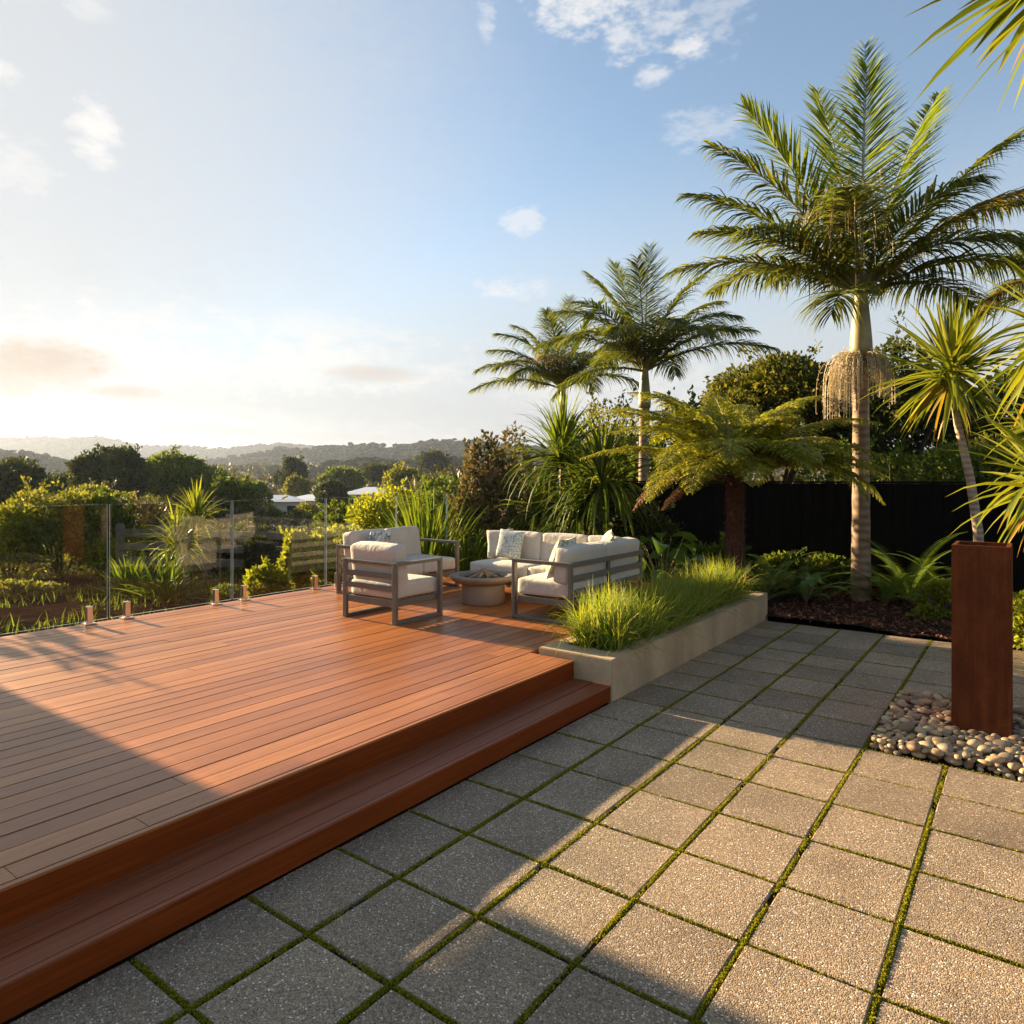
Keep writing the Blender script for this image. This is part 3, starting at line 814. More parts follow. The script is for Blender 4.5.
# ------------------------------------------------------------------ paving
A0, PA, B0, PB = 1.980, .4316, -1.627, .4146
JA, JB = .018, .023                    # cross joints, long joints
def paving():
    mb = MB(); r = random.Random(3)
    for i in range(-9, 14):
        for j in range(-2, 12):
            x0, x1 = B0 + j * PB, B0 + (j + 1) * PB
            y0, y1 = A0 + i * PA, A0 + (i + 1) * PA
            if i in (6, 7, 8) and 2 <= j <= 4: continue
            if j >= 4 and i >= 9: continue
            dz = r.uniform(-.002, .002); tl = r.uniform(-.0018, .0018); tm = r.uniform(-.0018, .0018)
            jx0, jx1 = JB / 2 + r.uniform(-.002, .002), JB / 2 + r.uniform(-.002, .002)
            x0 = max(x0 + jx0, -2.412 if j == -2 else -99); x1 -= jx1; y0 += JA / 2; y1 -= JA / 2
            V = []; e = .005
            for (xx, yy, k) in ((x0, y0, 0), (x1, y0, 1), (x1, y1, 2), (x0, y1, 3)):
                V.append((xx, yy, -.05))
            for (xx, yy) in ((x0, y0), (x1, y0), (x1, y1), (x0, y1)):
                V.append((xx, yy, -e + dz + tl * (xx > x0) + tm * (yy > y0)))
            for (xx, yy) in ((x0 + e, y0 + e), (x1 - e, y0 + e), (x1 - e, y1 - e), (x0 + e, y1 - e)):
                V.append((xx, yy, dz + tl * (xx > x0 + 2 * e) + tm * (yy > y0 + 2 * e)))
            Fc = [(8, 9, 10, 11)]
            for k in range(4):
                q = (k + 1) % 4
                Fc += [(k, q, 4 + q, 4 + k), (4 + k, 4 + q, 8 + q, 8 + k)]
            mb.add(V, Fc)
    o = mb.build('paving', M['paver'])
    tag(o, kind='structure')
paving()
def sheet(name, x0, x1, y0, y1, z, mat, kind='structure', amp=0.0, step=.1):
    V, Fc = grid(np.arange(x0, x1 + step * .5, step), np.arange(y0, y1 + step * .5, step), lambda X, Y: z + amp * (vnoise(X, Y, .35, 5) + .5 * vnoise(X, Y, .12, 6)))
    return tag(mesh(name, V, Fc, mat, smooth=True), kind=kind)
sheet('joint_soil', -2.6, 3.3, -2.0, 8.02, -.016, M['soil'], amp=.006, step=.06)
def moss():
    """moss cushions that fill the joints: many tiny leaves on small humps"""
    P = []; r = np.random.default_rng(5)
    def line(x0, y0, x1, y1, w, dens):
        L = math.hypot(x1 - x0, y1 - y0); n = int(L * dens)
        t = r.random(n)
        keep = (np.sin(t * L * 9 + x0 * 7 + y0 * 3) + np.sin(t * L * 23 + x0 * 3) * .6 + r.normal(0, .5, n)) > -.62
        t = t[keep]
        off = (r.random(len(t)) - .5) * w
        nx, ny = -(y1 - y0) / L, (x1 - x0) / L
        hump = .007 * (1 - (2 * off / w) ** 2)
        P.append(np.stack([x0 + (x1 - x0) * t + nx * off, y0 + (y1 - y0) * t + ny * off, -.011 + hump + r.normal(0, .0015, len(t))], 1))
    for j in range(-1, 10):
        x = B0 + j * PB
        for i in range(-6, 14):
            y0 = A0 + i * PA
            if i in (6, 7, 8) and 2 < j < 5: continue
            if j > 3 and i >= 9: continue
            dist = math.hypot(x, y0)
            line(x, y0, x, y0 + PA, JB * 1.05, 3200 if dist < 4 else 1300)
    for i in range(-6, 14):
        y = A0 + i * PA
        for j in range(-2, 8):
            x0 = B0 + j * PB
            if 6 < i < 9 and 2 <= j <= 4: continue
            if j >= 4 and i >= 9: continue
            dist = math.hypot(x0, y)
            line(max(x0, -2.41), y, x0 + PB, y, JA * 1.05, 2400 if dist < 4 else 900)
    P = np.concatenate(P); N = len(P)
    V, Fc = cards(P, np.tile([0, 0, 1.0], (N, 1)), .009, .008, 1.3)
    tag(mesh('moss', V, Fc, M['moss']), kind='stuff')
moss()

# ------------------------------------------------------------------ garden bed behind the paving
sheet('garden_bed', -7.3, 7.0, 8.045, 11.0, .035, M['soil'], amp=.05, step=.08)
sheet('side_garden_bed', .035, 4.0, 5.88, 8.04, .01, M['soil'], amp=.03, step=.08)
def chips():
    n = 17000
    P = np.stack([rng.uniform(-2.5, 6.0, n), rng.uniform(8.05, 10.9, n), np.zeros(n)], 1)
    P[:, 2] = .035 + .05 * (vnoise(P[:, 0], P[:, 1], .35, 5) + .5 * vnoise(P[:, 0], P[:, 1], .12, 6)) + rng.uniform(.0, .018, n)
    D = rng.normal(0, 1, (n, 3)); D[:, 2] *= .25
    V, Fc = cards(P, D, rng.uniform(.025, .075, n), rng.uniform(.012, .03, n), .3)
    tag(mesh('bark_mulch', V, Fc, M['mulch']), kind='stuff')
chips()

# ------------------------------------------------------------------ deck
DZ = .25
def deck():
    t = empty('wooden_deck', (-4.85, 3, 0), 'low reddish hardwood deck with one long step down to the grey pavers', 'deck')
    o = Vector((4.85, -3, 0))
    mb = MB(); r = random.Random(4)
    pitch = .1225; n = 35
    x = -2.72 - .024
    for k in range(n):
        x1 = x - .007; x0 = x1 - (pitch - .007)
        ends = [-3.2]
        y = -3.2 + r.uniform(.5, 7)
        while y < 8.0:
            ends.append(y); y += r.uniform(4.8, 7.5)
        if k == 0: ends = [-3.2, .9, 1.32 + .02, 4.4]
        if k == 2: ends = [-3.2, 1.62, 5.9]
        lim = 4.43 if x1 > -3.05 else 8.3
        ends = [e for e in ends if e < lim - .3] + [lim]
        for a, b in zip(ends[:-1], ends[1:]):
            dz = r.uniform(-.0012, .0012)
            mb.box(Vector((x0, a + .0009, DZ - .024 + dz)) + o, Vector((x1, b - .0009, DZ + dz)) + o, .0018)
        x = x0
    mb.build('deck_boards', M['deck'], t)
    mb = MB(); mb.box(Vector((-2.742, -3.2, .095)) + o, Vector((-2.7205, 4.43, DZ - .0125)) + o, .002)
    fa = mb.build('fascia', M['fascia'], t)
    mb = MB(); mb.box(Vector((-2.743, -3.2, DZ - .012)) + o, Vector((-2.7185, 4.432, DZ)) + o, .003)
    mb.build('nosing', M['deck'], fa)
    mb = MB(); mb.box(Vector((-6.98, -3.18, .0)) + o, Vector((-2.80, 4.43, DZ - .08)) + o); mb.box(Vector((-6.98, 4.431, .0)) + o, Vector((-3.06, 8.28, DZ - .08)) + o)
    mb.build('subframe', M['blackfence'], t)
    SZ = .116
    mb = MB()
    mb.box(Vector((-2.79, -3.2, SZ - .022)) + o, Vector((-2.675, 4.44, SZ)) + o, .003)
    mb.box(Vector((-2.669, -3.2, SZ - .022)) + o, Vector((-2.5585, 4.44, SZ + .0006)) + o, .003)
    mb.box(Vector((-2.553, -3.2, SZ - .022)) + o, Vector((-2.4455, 4.44, SZ - .0006)) + o, .003)
    st = mb.build('step', M['shadedtimber'], t)
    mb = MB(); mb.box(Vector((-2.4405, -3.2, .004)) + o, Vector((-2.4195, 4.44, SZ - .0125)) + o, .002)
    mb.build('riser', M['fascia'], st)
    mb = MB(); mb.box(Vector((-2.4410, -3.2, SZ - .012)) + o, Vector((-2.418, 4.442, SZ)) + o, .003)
    mb.build('nosing', M['shadedtimber'], st)
deck()

# ------------------------------------------------------------------ planter box with grass
def planter():
    t = empty('concrete_planter', (-2.73, 6.29, 0), 'long low concrete planter box at the deck edge, filled with bright green grass', 'planter')
    o = Vector((2.73, -6.29, 0))
    x0, x1, y0, y1, z = -3.05, -2.411, 4.447, 8.12, .298
    fw, sw = .215, .125
    bm = bmesh.new()
    outer = [(x0, y0), (x1, y0), (x1, y1), (x0, y1)]
    inner = [(x0 + sw, y0 + fw), (x1 - sw, y0 + fw), (x1 - sw, y1 - .13), (x0 + sw, y1 - .13)]
    vs = [bm.verts.new(Vector((*p, zz)) + o) for zz, ring in ((-.02, outer), (z, outer), (z, inner), (.1, inner)) for p in ring]
    for k in range(4):
        q = (k + 1) % 4
        for l in range(3):
            bm.faces.new((vs[l * 4 + k], vs[l * 4 + q], vs[l * 4 + 4 + q], vs[l * 4 + 4 + k]))
    bm.normal_update()
    ed = [e for e in bm.edges if all(v.co.z > .25 for v in e.verts)] + [e for e in bm.edges if abs(e.verts[0].co.z - e.verts[1].co.z) > .2 and all(v in vs[:8] for v in e.verts)]
    bmesh.ops.bevel(bm, geom=ed, offset=.006, segments=2, affect='EDGES')
    me = bpy.data.meshes.new('box_wall'); bm.to_mesh(me); bm.free(); me.materials.append(M['concrete'])
    b = bpy.data.objects.new('box_wall', me); COL.objects.link(b); b.parent = t
    V, Fc = grid(np.linspace(x0 + sw - .005, x1 - sw + .005, 12), np.linspace(y0 + fw - .005, y1 - .125, 70), lambda X, Y: .235 + .03 * vnoise(X, Y, .12, 9))
    mesh('soil', V + np.array(o), Fc, M['soil'], t, True)
    # grass tussocks
    r = np.random.default_rng(12)
    parts = []
    y = y0 + fw + .10
    ys = np.arange(y0 + fw + .09, y1 - .34, .16)
    for yy in ys:
        for xx in (x0 + sw + .09, (x0 + x1) / 2, x1 - sw - .085):
            n = 135
            cx, cyy = xx + r.normal(0, .025), yy + r.normal(0, .03)
            az = r.uniform(0, 2 * PI, n); el = np.clip(r.normal(R(66), R(17), n), R(15), R(89))
            P = np.stack([cx + r.normal(0, .045, n), cyy + r.normal(0, .045, n), np.full(n, .235)], 1)
            D = np.stack([np.cos(az) * np.cos(el), np.sin(az) * np.cos(el), np.sin(el)], 1)
            parts.append(blades(P, D, r.uniform(.28, .56, n) * r.uniform(.88, 1.1), r.uniform(.006, .0115, n), r.uniform(.15, 1.15, n), 5, (.7, 1, .9, .6, .35, .03), .3, r.uniform(-1, 1, n)))
    V, Fc = join(parts)
    tag(mesh('grass', V, Fc, GRASS), 'dense bright green grass tussocks spilling over the rim of the concrete planter', 'grass', kind='stuff')
planter()

# ------------------------------------------------------------------ glass fence
GX = -6.99
def glass_fence():
    t = empty('glass_fence', (GX, 5.5, DZ), 'frameless clear glass balustrade on small metal spigots along the deck edge', 'fence')
    o = Vector((-GX, -5.5, -DZ))
    joints = [1.72, 3.03, 4.30, 5.56, 6.75, 7.78, 8.80]
    for k, (a, b) in enumerate(zip(joints[:-1], joints[1:])):
        mb = MB(); g = .011
        lo, hi = Vector((GX - .006, a + g, DZ + .03)) + o, Vector((GX + .006, b - g, 1.352)) + o
        V = [(x, y, z) for x in (lo.x, hi.x) for y in (lo.y, hi.y) for z in (lo.z, hi.z)]
        mb.add(V, [(0, 1, 3, 2), (4, 6, 7, 5)], 0)
        mb.add(V, [(0, 4, 5, 1), (2, 3, 7, 6), (1, 5, 7, 3), (0, 2, 6, 4)], 1)
        mb.build('glass_panel', [M['glass'], M['glass_edge']], t)
    for a in (1.95, 2.86, 3.196, 4.11, 4.445, 5.40, 5.74, 6.58, 6.92, 7.6, 7.95):
        mb = MB()
        p = Vector((GX, a, DZ)) + o
        for s in (-1, 1):
            mb.box(p + Vector((s * .017 - .010, -.024, .004)), p + Vector((s * .017 + .010, .024, .165)), .006)
        mb.box(p + Vector((-.05, -.05, .001)), p + Vector((.05, .05, .012)), .003)
        mb.build('spigot', M['steel'], t)
glass_fence()

# ------------------------------------------------------------------ black timber fence and grey panel fence behind the garden
def board_fence(name, label, x0, x1, y, z0, z1, mat, bw=.15, posts=True, cap=True):
    xm = (x0 + x1) / 2
    t = empty(name, (xm, y, 0), label, 'fence')
    mb = MB(); r = random.Random(8); x = x0
    while x < x1 - .02:
        mb.box((x - xm + .002, -.011 + r.uniform(-.003, .003), z0), (min(x + bw, x1) - xm - .003, .011, z1 + r.uniform(-.004, .004)), .003); x += bw
    mb.build('boards', mat, t)
    mb = MB(); mb.box((x0 - xm, .0112, z0), (x1 - xm, .0122, z1 - .01)); mb.build('gap_block', mat, t)  # thin sheet added to stop light leaking between the boards
    if cap:
        mb = MB(); mb.box((x0 - xm, -.03, z1 + .006), (x1 - xm, .03, z1 + .034), .004); mb.build('capping', mat, t)
    x = x0 + .05
    while x < x1:
        mb = MB(); mb.box((x - xm - .05, .013, -.1), (x - xm + .05, .11, z1 - .02), .004); mb.build('post', mat, t)
        x += 2.4
    mb = MB()
    for zz in (z0 + .2, z1 - .3): mb.box((x0 - xm, .0125, zz), (x1 - xm, .0124 + .045, zz + .09))
    return t
board_fence('black_fence', 'tall black stained timber fence behind the palms and ferns', -6.2, 8.5, 11.0, -.05, 1.52, M['blackfence'])
def grey_fence():
    t = empty('grey_fence', (-7.6, 11.0, 0), 'lower dark grey panel fence behind the corner of the deck', 'fence')
    for k, (a, b) in enumerate(((-9.1, -7.75), (-7.66, -6.3))):
        mb = MB(); mb.box((a + 7.6, -.015, -.4), (b + 7.6, .015, 1.2), .003)
        for i in range(5):
            zz = -.2 + i * .3; mb.box((a + 7.6, -.019, zz), (b + 7.6, -.0155, zz + .28), .002)
        mb.build('panel', M['greyfence'], t)
    for x in (-9.15, -7.705, -6.25):
        mb = MB(); mb.box((x + 7.6 - .045, -.045, -.6), (x + 7.6 + .045, .045, 1.24), .005); mb.build('post', M['greyfence'], t)
grey_fence()

# ------------------------------------------------------------------ neighbouring house that shades the near deck, out to the left
def left_house():
    t = empty('neighbour_house', (-13.5, -3.5, -1.2), 'pale rendered single storey house left of the deck with wide eaves and dark windows', 'house')
    o = Vector((13.5, 3.5, 1.2))
    mb = MB(); mb.box(Vector((-15.5, -9, -1.4)) + o, Vector((-12.0, 1.66, 2.36)) + o); mb.build('wall', M['house'], t)
    mb = MB()
    V = [(-16, -9.5, 2.365), (-11.98, -9.5, 2.365), (-11.98, 1.67, 2.365), (-16, 1.67, 2.365), (-16, -9.5, 2.5), (-11.98, -9.5, 2.5), (-11.98, 1.67, 2.5), (-16, 1.67, 2.5), (-13.8, -8.0, 4.3), (-13.8, .6, 4.3)]
    V = [(Vector(v) + o)[:] for v in V]
    mb.add(V, [(3, 2, 1, 0), (0, 1, 5, 4), (1, 2, 6, 5), (2, 3, 7, 6), (3, 0, 4, 7), (4, 5, 8), (5, 6, 9, 8), (6, 7, 9), (7, 4, 8, 9)])
    mb.build('roof', M['roofd'], t)
    mb = MB(); mb.box(Vector((-11.97, -9.5, 2.46)) + o, Vector((-11.55, 2.09, 2.95)) + o, .02); mb.build('eave', M['roofd'], t)
    for a, b in ((-7.5, -6), (-4.5, -2.6), (-1.4, .6)):
        mb = MB(); mb.box(Vector((-12.001, a, .3)) + o, Vector((-11.97, b, 1.9)) + o, .005)
        f = mb.build('window', M['frame'], t)
        mb = MB(); mb.box(Vector((-11.969, a + .07, .37)) + o, Vector((-11.962, b - .07, 1.83)) + o); mb.build('pane', M['window'], f)
left_house()

# ------------------------------------------------------------------ furniture
def cushion(name, size, loc, mat, parent, r=.03, puff=.008, rot=None, seed=0):
    """upholstered block: rounded edges, slightly domed faces"""
    sx, sy, sz = size; n = 10
    bm = bmesh.new(); bmesh.ops.create_cube(bm, size=2)
    bmesh.ops.subdivide_edges(bm, edges=bm.edges[:], cuts=n, use_grid_fill=True)
    half = Vector((sx / 2, sy / 2, sz / 2)); rr = min(r, min(half) * .95)
    rnd = np.random.default_rng(seed)
    ph = rnd.uniform(0, 6, 6)
    for v in bm.verts:
        # spread the cuts towards the edges
        u = Vector((math.copysign(abs(c) ** .6, c) for c in v.co))
        p = Vector((u[i] * half[i] for i in range(3)))
        q = Vector((max(-half[i] + rr, min(half[i] - rr, p[i])) for i in range(3)))
        d = p - q
        if d.length > 1e-6: p = q + d.normalized() * rr
        for i in range(3):
            j, k = (i + 1) % 3, (i + 2) % 3
            w = max(0, 1 - u[j] ** 2) * max(0, 1 - u[k] ** 2)
            if abs(u[i]) > .5: p[i] += math.copysign(puff * w ** .7, u[i])
        p += Vector((math.sin(p.y * 9 + ph[0]) + math.sin(p.z * 13 + ph[1]), math.sin(p.x * 11 + ph[2]), math.sin(p.x * 8 + ph[3]) + math.sin(p.y * 10 + ph[4]))) * .0022
        v.co = p
    M4 = Matrix.Translation(Vector(loc)) @ (rot.to_matrix().to_4x4() if rot is not None else Matrix())
    bmesh.ops.transform(bm, matrix=M4, verts=bm.verts)
    me = bpy.data.meshes.new(name); bm.to_mesh(me); bm.free()
    me.polygons.foreach_set('use_smooth', np.ones(len(me.polygons), dtype=bool))
    me.materials.append(mat)
    o = bpy.data.objects.new(name, me); COL.objects.link(o)
    if parent: o.parent = parent
    return o
from mathutils import Euler
def sled(mb, x, y0, y1, h, w=.05, t=.032):
    """flat-bar rectangular loop in the plane x = const, from y0 to y1"""
    mb.box((x - w / 2, y0, 0.002), (x + w / 2, y0 + t, h - t), .004)
    mb.box((x - w / 2, y1 - t, 0.002), (x + w / 2, y1, h - t), .004)
    mb.box((x - w / 2, y0, h - t + .0004), (x + w / 2, y1, h), .004)
    mb.box((x - w / 2 + .002, y0 + t + .0005, 0.002), (x + w / 2 - .002, y1 - t - .0005, .002 + t), .004)
def seat_unit(name, label, loc, rz, width, depth, nseat, cat, group):
    """lounge seat, local axes: x across, +y the way it faces"""
    t = empty(name, loc, label, cat, rz, group)
    hw, hd = width / 2, depth / 2
    for s in (-1, 1):
        mb = MB(); sled(mb, s * (hw - .025), -hd, hd, .57)
        mb.build('side_frame', M['frame'], t)
    mb = MB()
    mb.box((-hw + .05, -hd + .003, .535), (hw - .05, -hd + .033, .568), .004)
    for z in (.415, .30): mb.box((-hw + .05, -hd + .004, z), (hw - .05, -hd + .026, z + .05), .003)
    mb.build('back_rail', M['frame'], t)
    mb = MB()
    mb.box((-hw + .05, -hd + .02, .155), (hw - .05, -hd + .05, .215), .004)
    mb.box((-hw + .05, hd - .05, .155), (hw - .05, hd - .02, .215), .004)
    for s in (-1, 1): mb.box((s * (hw - .065) - .014, -hd + .0505, .156), (s * (hw - .065) + .014, hd - .0505, .214), .004)
    for k in range(6):
        yy = -hd + .1 + k * (depth - .2) / 5; mb.box((-hw + .08, yy - .02, .2142), (hw - .08, yy + .02, .224), .002)
    mb.build('seat_frame', M['frame'], t)
    iw = (width - .112) / nseat
    for k in range(nseat):
        x = -hw + .056 + iw * (k + .5)
        cushion('seat_cushion', (iw - .006, depth - .05, .15), (x, .02, .30), M['cushion'], t, .028, .007, seed=k + int(width * 10))
        cushion('back_cushion', (iw - .008, .17, .39), (x, -hd + .135, .525), M['cushion'], t, .036, .010, Euler((R(9), 0, 0)), seed=k + 5)
    return t
seat_unit('armchair', 'single grey metal framed armchair with cream cushions, its back turned to the open deck', (-5.025, 4.81, DZ), 0, .735, .635, 1, 'armchair', 'lounge seats around the fire pit')
seat_unit('loveseat', 'two seat cream cushioned sofa with its back to the glass fence, behind the single armchair', (-6.12, 5.97, DZ), R(-90), 1.25, .82, 2, 'sofa', 'lounge seats around the fire pit')
def corner_sofa():
    t = empty('corner_sofa', (-4.3, 6.2, DZ), 'long L shaped cream corner sofa beside the grassy concrete planter', 'sofa', 0, 'lounge seats around the fire pit')
    o = Vector((4.3, -6.2, 0))
    def B(mb, lo, hi, bev=.004): mb.box(Vector(lo) + o, Vector(hi) + o, bev)
    X0, X1, Y0, Y1 = -5.24, -3.375, 5.44, 6.98
    # open arm frame at the near end (plane y = Y0)
    mb = MB(); w, tk = .05, .034; xa = -4.045
    B(mb, (xa, Y0, .002), (xa + tk, Y0 + w, .536)); B(mb, (X1 - tk, Y0, .002), (X1, Y0 + w, .536))
    B(mb, (xa, Y0, .5364), (X1, Y0 + w, .57)); B(mb, (xa + tk + .0005, Y0 + .002, .002), (X1 - tk - .0005, Y0 + w - .002, .036))
    mb.build('side_frame', M['frame'], t)
    mb = MB()
    for z, h in ((.525, .045), (.395, .05), (.265, .05)):
        B(mb, (X1 - .03, Y0 + w + .0005, z), (X1 - .002, Y1 - .04, z + h))
        B(mb, (X0 + .05, Y1 - .032, z), (X1 - .04, Y1 - .004, z + h))
    for y in (6.2, 6.92): B(mb, (X1 - .058, y, .002), (X1 - .0305, y + .05, .55))
    for x in (-4.4, X0 + .01): B(mb, (x, Y1 - .06, .002), (x + .05, Y1 - .0325, .55))
    mb.build('back_rail', M['frame'], t)
    mb = MB()
    B(mb, (xa + .03, Y0 + .052, .155), (xa + .06, 6.25, .215)); B(mb, (X1 - .1, Y0 + .052, .155), (X1 - .07, Y1 - .07, .215))
    B(mb, (xa + .0605, Y0 + .052, .156), (X1 - .1005, Y0 + .082, .214))
    B(mb, (X0 + .02, 6.2505, .155), (X1 - .101, 6.28, .215)); B(mb, (X0 + .02, Y1 - .1, .155), (X1 - .101, Y1 - .07, .215)); B(mb, (X0 + .02, 6.281, .156), (X0 + .05, Y1 - .101, .214))
    B(mb, (X0 + .02, 6.255, .002), (X0 + .055, 6.29, .1545)); B(mb, (X0 + .4, 6.4, .216), (X1 - .2, 6.8, .222)); B(mb, (xa + .1, 5.55, .216), (X1 - .14, 6.2, .222))
    mb.build('seat_frame', M['frame'], t)
    def cu(nm, lo, hi, r=.03, puff=.007, rot=None, seed=0):
        lo, hi = Vector(lo) + o, Vector(hi) + o
        cushion(nm, tuple(hi - lo), tuple((lo + hi) / 2), M['cushion'], t, r, puff, rot, seed)
    cu('seat_cushion', (xa + .02, Y0 + .06, .228), (X1 - .035, 6.21, .385), seed=1)
    cu('seat_cushion', (X0 + .0, 6.22, .228), (-4.42, Y1 - .035, .385), seed=2)
    cu('seat_cushion', (-4.415, 6.22, .228), (X1 - .035, Y1 - .035, .385), seed=3)
    yb0, yb1 = Y1 - .215, Y1 - .045
    cu('back_cushion', (X0 + .02, yb0, .36), (X0 + .62, yb1, .70), .036, .010, Euler((R(-7), 0, 0)), 4)
    cu('back_cushion', (X0 + .63, yb0, .36), (X0 + 1.23, yb1, .70), .036, .010, Euler((R(-7), 0, 0)), 5)
    cu('back_cushion', (X0 + 1.24, yb0, .36), (X1 - .22, yb1, .70), .036, .010, Euler((R(-7), 0, 0)), 6)
    xb0, xb1 = X1 - .215, X1 - .04
    cu('back_cushion', (xb0, Y0 + .04, .36), (xb1, Y0 + .73, .70), .036, .010, Euler((0, R(7), 0)), 7)
    cu('back_cushion', (xb0, Y0 + .74, .36), (xb1, Y1 - .06, .70), .036, .010, Euler((0, R(7), 0)), 8)
corner_sofa()
def pillow(label, loc, size, mat, rot, th=.13):
    """scatter pillow: domed square with pinched corners, standing on its lower edge"""
    n = 17; V = []; s = size / 2
    for sg in (-1, 1):
        for i in range(n):
            for j in range(n):
                u, v = -1 + 2 * i / (n - 1), -1 + 2 * j / (n - 1)
                k = max(0, (1 - u ** 4) * (1 - v ** 4)) ** .55
                pin = 1 - .07 * (1 - abs(u)) * abs(v) ** 3 - .0
                pin2 = 1 - .07 * (1 - abs(v)) * abs(u) ** 3
                V.append((u * s * pin2, sg * th / 2 * k * (1 - .1 * v), s + v * s * pin))
    Fc = []
    for q in range(2):
        for i in range(n - 1):
            for j in range(n - 1):
                a = q * n * n + i * n + j
                f = (a, a + n, a + n + 1, a + 1)
                Fc.append(f if q == 0 else f[::-1])
    o = mesh('pillow', V, Fc, mat, smooth=True)
    o.location = loc; o.rotation_euler = rot
    return tag(o, label, 'pillow', 'scatter pillows')
SZ_ = DZ + .395
pillow('speckled teal and white pillow standing on the left end of the corner sofa', (-4.97, 6.60, SZ_), .345, M['pillow_teal'], Euler((R(-14), R(4), R(4))))
pillow('plain cream pillow tucked behind the speckled teal pillow on the corner sofa', (-5.12, 6.67, SZ_), .34, M['cushion'], Euler((R(-8), R(-5), R(20))))
pillow('leaf printed pillow leaning inside the near end of the corner sofa by the planter', (-3.70, 5.68, SZ_), .40, M['pillow_leaf'], Euler((R(-20), 0, R(-82))))
pillow('cream pillow with dark leaf print lying in the far corner of the corner sofa', (-3.72, 6.50, SZ_), .42, M['pillow_leaf'], Euler((R(-24), R(6), R(-60))))
pillow('blue grey marbled pillow against the back of the two seat sofa', (-6.28, 5.72, DZ + .385), .36, M['pillow_blue'], Euler((R(-16), 0, R(-84))))

# ------------------------------------------------------------------ fire pit
def lathe(prof, n=48):
    V, Fc = [], []
    for r_, z in prof:
        for k in range(n):
            a = 2 * PI * k / n; V.append((r_ * math.cos(a), r_ * math.sin(a), z))
    for i in range(len(prof) - 1):
        for k in range(n):
            q = (k + 1) % n
            Fc.append((i * n + k, i * n + q, (i + 1) * n + q, (i + 1) * n + k))
    return V, Fc
def fire_pit():
    t = empty('fire_pit', (-4.77, 5.90, DZ), 'round concrete fire bowl on a drum base between the lounge seats', 'fire pit')
    V, Fc = lathe([(.0, .003), (.228, .003), (.233, .01), (.233, .2), (.228, .215), (.0, .216)]); mesh('base', V, Fc, M['pit'], t, True)
    V, Fc = lathe([(.19, .217), (.27, .222), (.335, .25), (.362, .282), (.366, .298), (.361, .306), (.27, .304), (.255, .29), (.235, .262), (.0, .258)]); mesh('bowl', V, Fc, M['pit'], t, True)
    V, Fc = grid(np.linspace(-.2, .2, 26), np.linspace(-.2, .2, 26), lambda X, Y: np.where(X ** 2 + Y ** 2 < .235 ** 2, .274 + .05 * vnoise(X, Y, .05, 3) + .02 * (1 - (X ** 2 + Y ** 2) / .05), .262))
    mesh('coal_bed', V, Fc, M['char'], t, True)
fire_pit()
def kindling():
    r = random.Random(9); mb = MB()
    for i in range(30):
        a = r.uniform(0, 2 * PI); rad = r.uniform(.09, .2)
        p0 = Vector((math.cos(a) * rad, math.sin(a) * rad, r.uniform(.0, .02)))
        p1 = Vector((r.uniform(-.03, .03), r.uniform(-.03, .03), r.uniform(.04, .11))) + Vector((-math.cos(a), -math.sin(a), 0)) * r.uniform(0, .05)
        mb.tube([p0, p0.lerp(p1, .5) + Vector((0, 0, r.uniform(0, .012))), p1], [r.uniform(.006, .011), .008, .004], 5)
    o = mb.build('kindling', M['twig'], smooth=True); o.location = (-4.77, 5.90, DZ + .275)
    tag(o, 'heap of dry brown sticks laid in the fire bowl', 'kindling')
kindling()

# ------------------------------------------------------------------ rusted steel pillar in pebbles
def pillar():
    t = empty('steel_pillar', (-.25, 5.29, 0), 'tall square rust brown weathering steel pillar with a hollow top standing in river pebbles', 'pillar')
    h, s, w, top = 0.153, .0, .028, 1.185
    bm = bmesh.new()
    k_ = .19; oq = [(-h, -h), (h, -h), (h, k_), (-h, k_)]; iq = [(-h + w, -h + w), (h - w, -h + w), (h - w, k_ - w), (-h + w, k_ - w)]
    vs = [bm.verts.new((*p, z)) for z, ring in ((-.1, oq), (top, oq), (top, iq), (.95, iq)) for p in ring]
    for k in range(4):
        q = (k + 1) % 4
        for l in range(3): bm.faces.new((vs[l * 4 + k], vs[l * 4 + q], vs[l * 4 + 4 + q], vs[l * 4 + 4 + k]))
    bm.faces.new(vs[12:16])
    bm.normal_update()
    bmesh.ops.bevel(bm, geom=[e for e in bm.edges if not all(v.co.z < 0 or abs(v.co.z - .95) < .01 for v in e.verts)], offset=.0035, segments=2, affect='EDGES')
    me = bpy.data.meshes.new('steel_tube'); bm.to_mesh(me); bm.free(); me.materials.append(M['corten'])
    b = bpy.data.objects.new('steel_tube', me); COL.objects.link(b); b.parent = t
    V, Fc = grid(np.linspace(-.124, .124, 10), np.linspace(-.124, .161, 10), lambda X, Y: 1.12 + .03 * vnoise(X, Y, .05, 2))
    mesh('soil', V, Fc, M['soil'], t, True)
pillar()
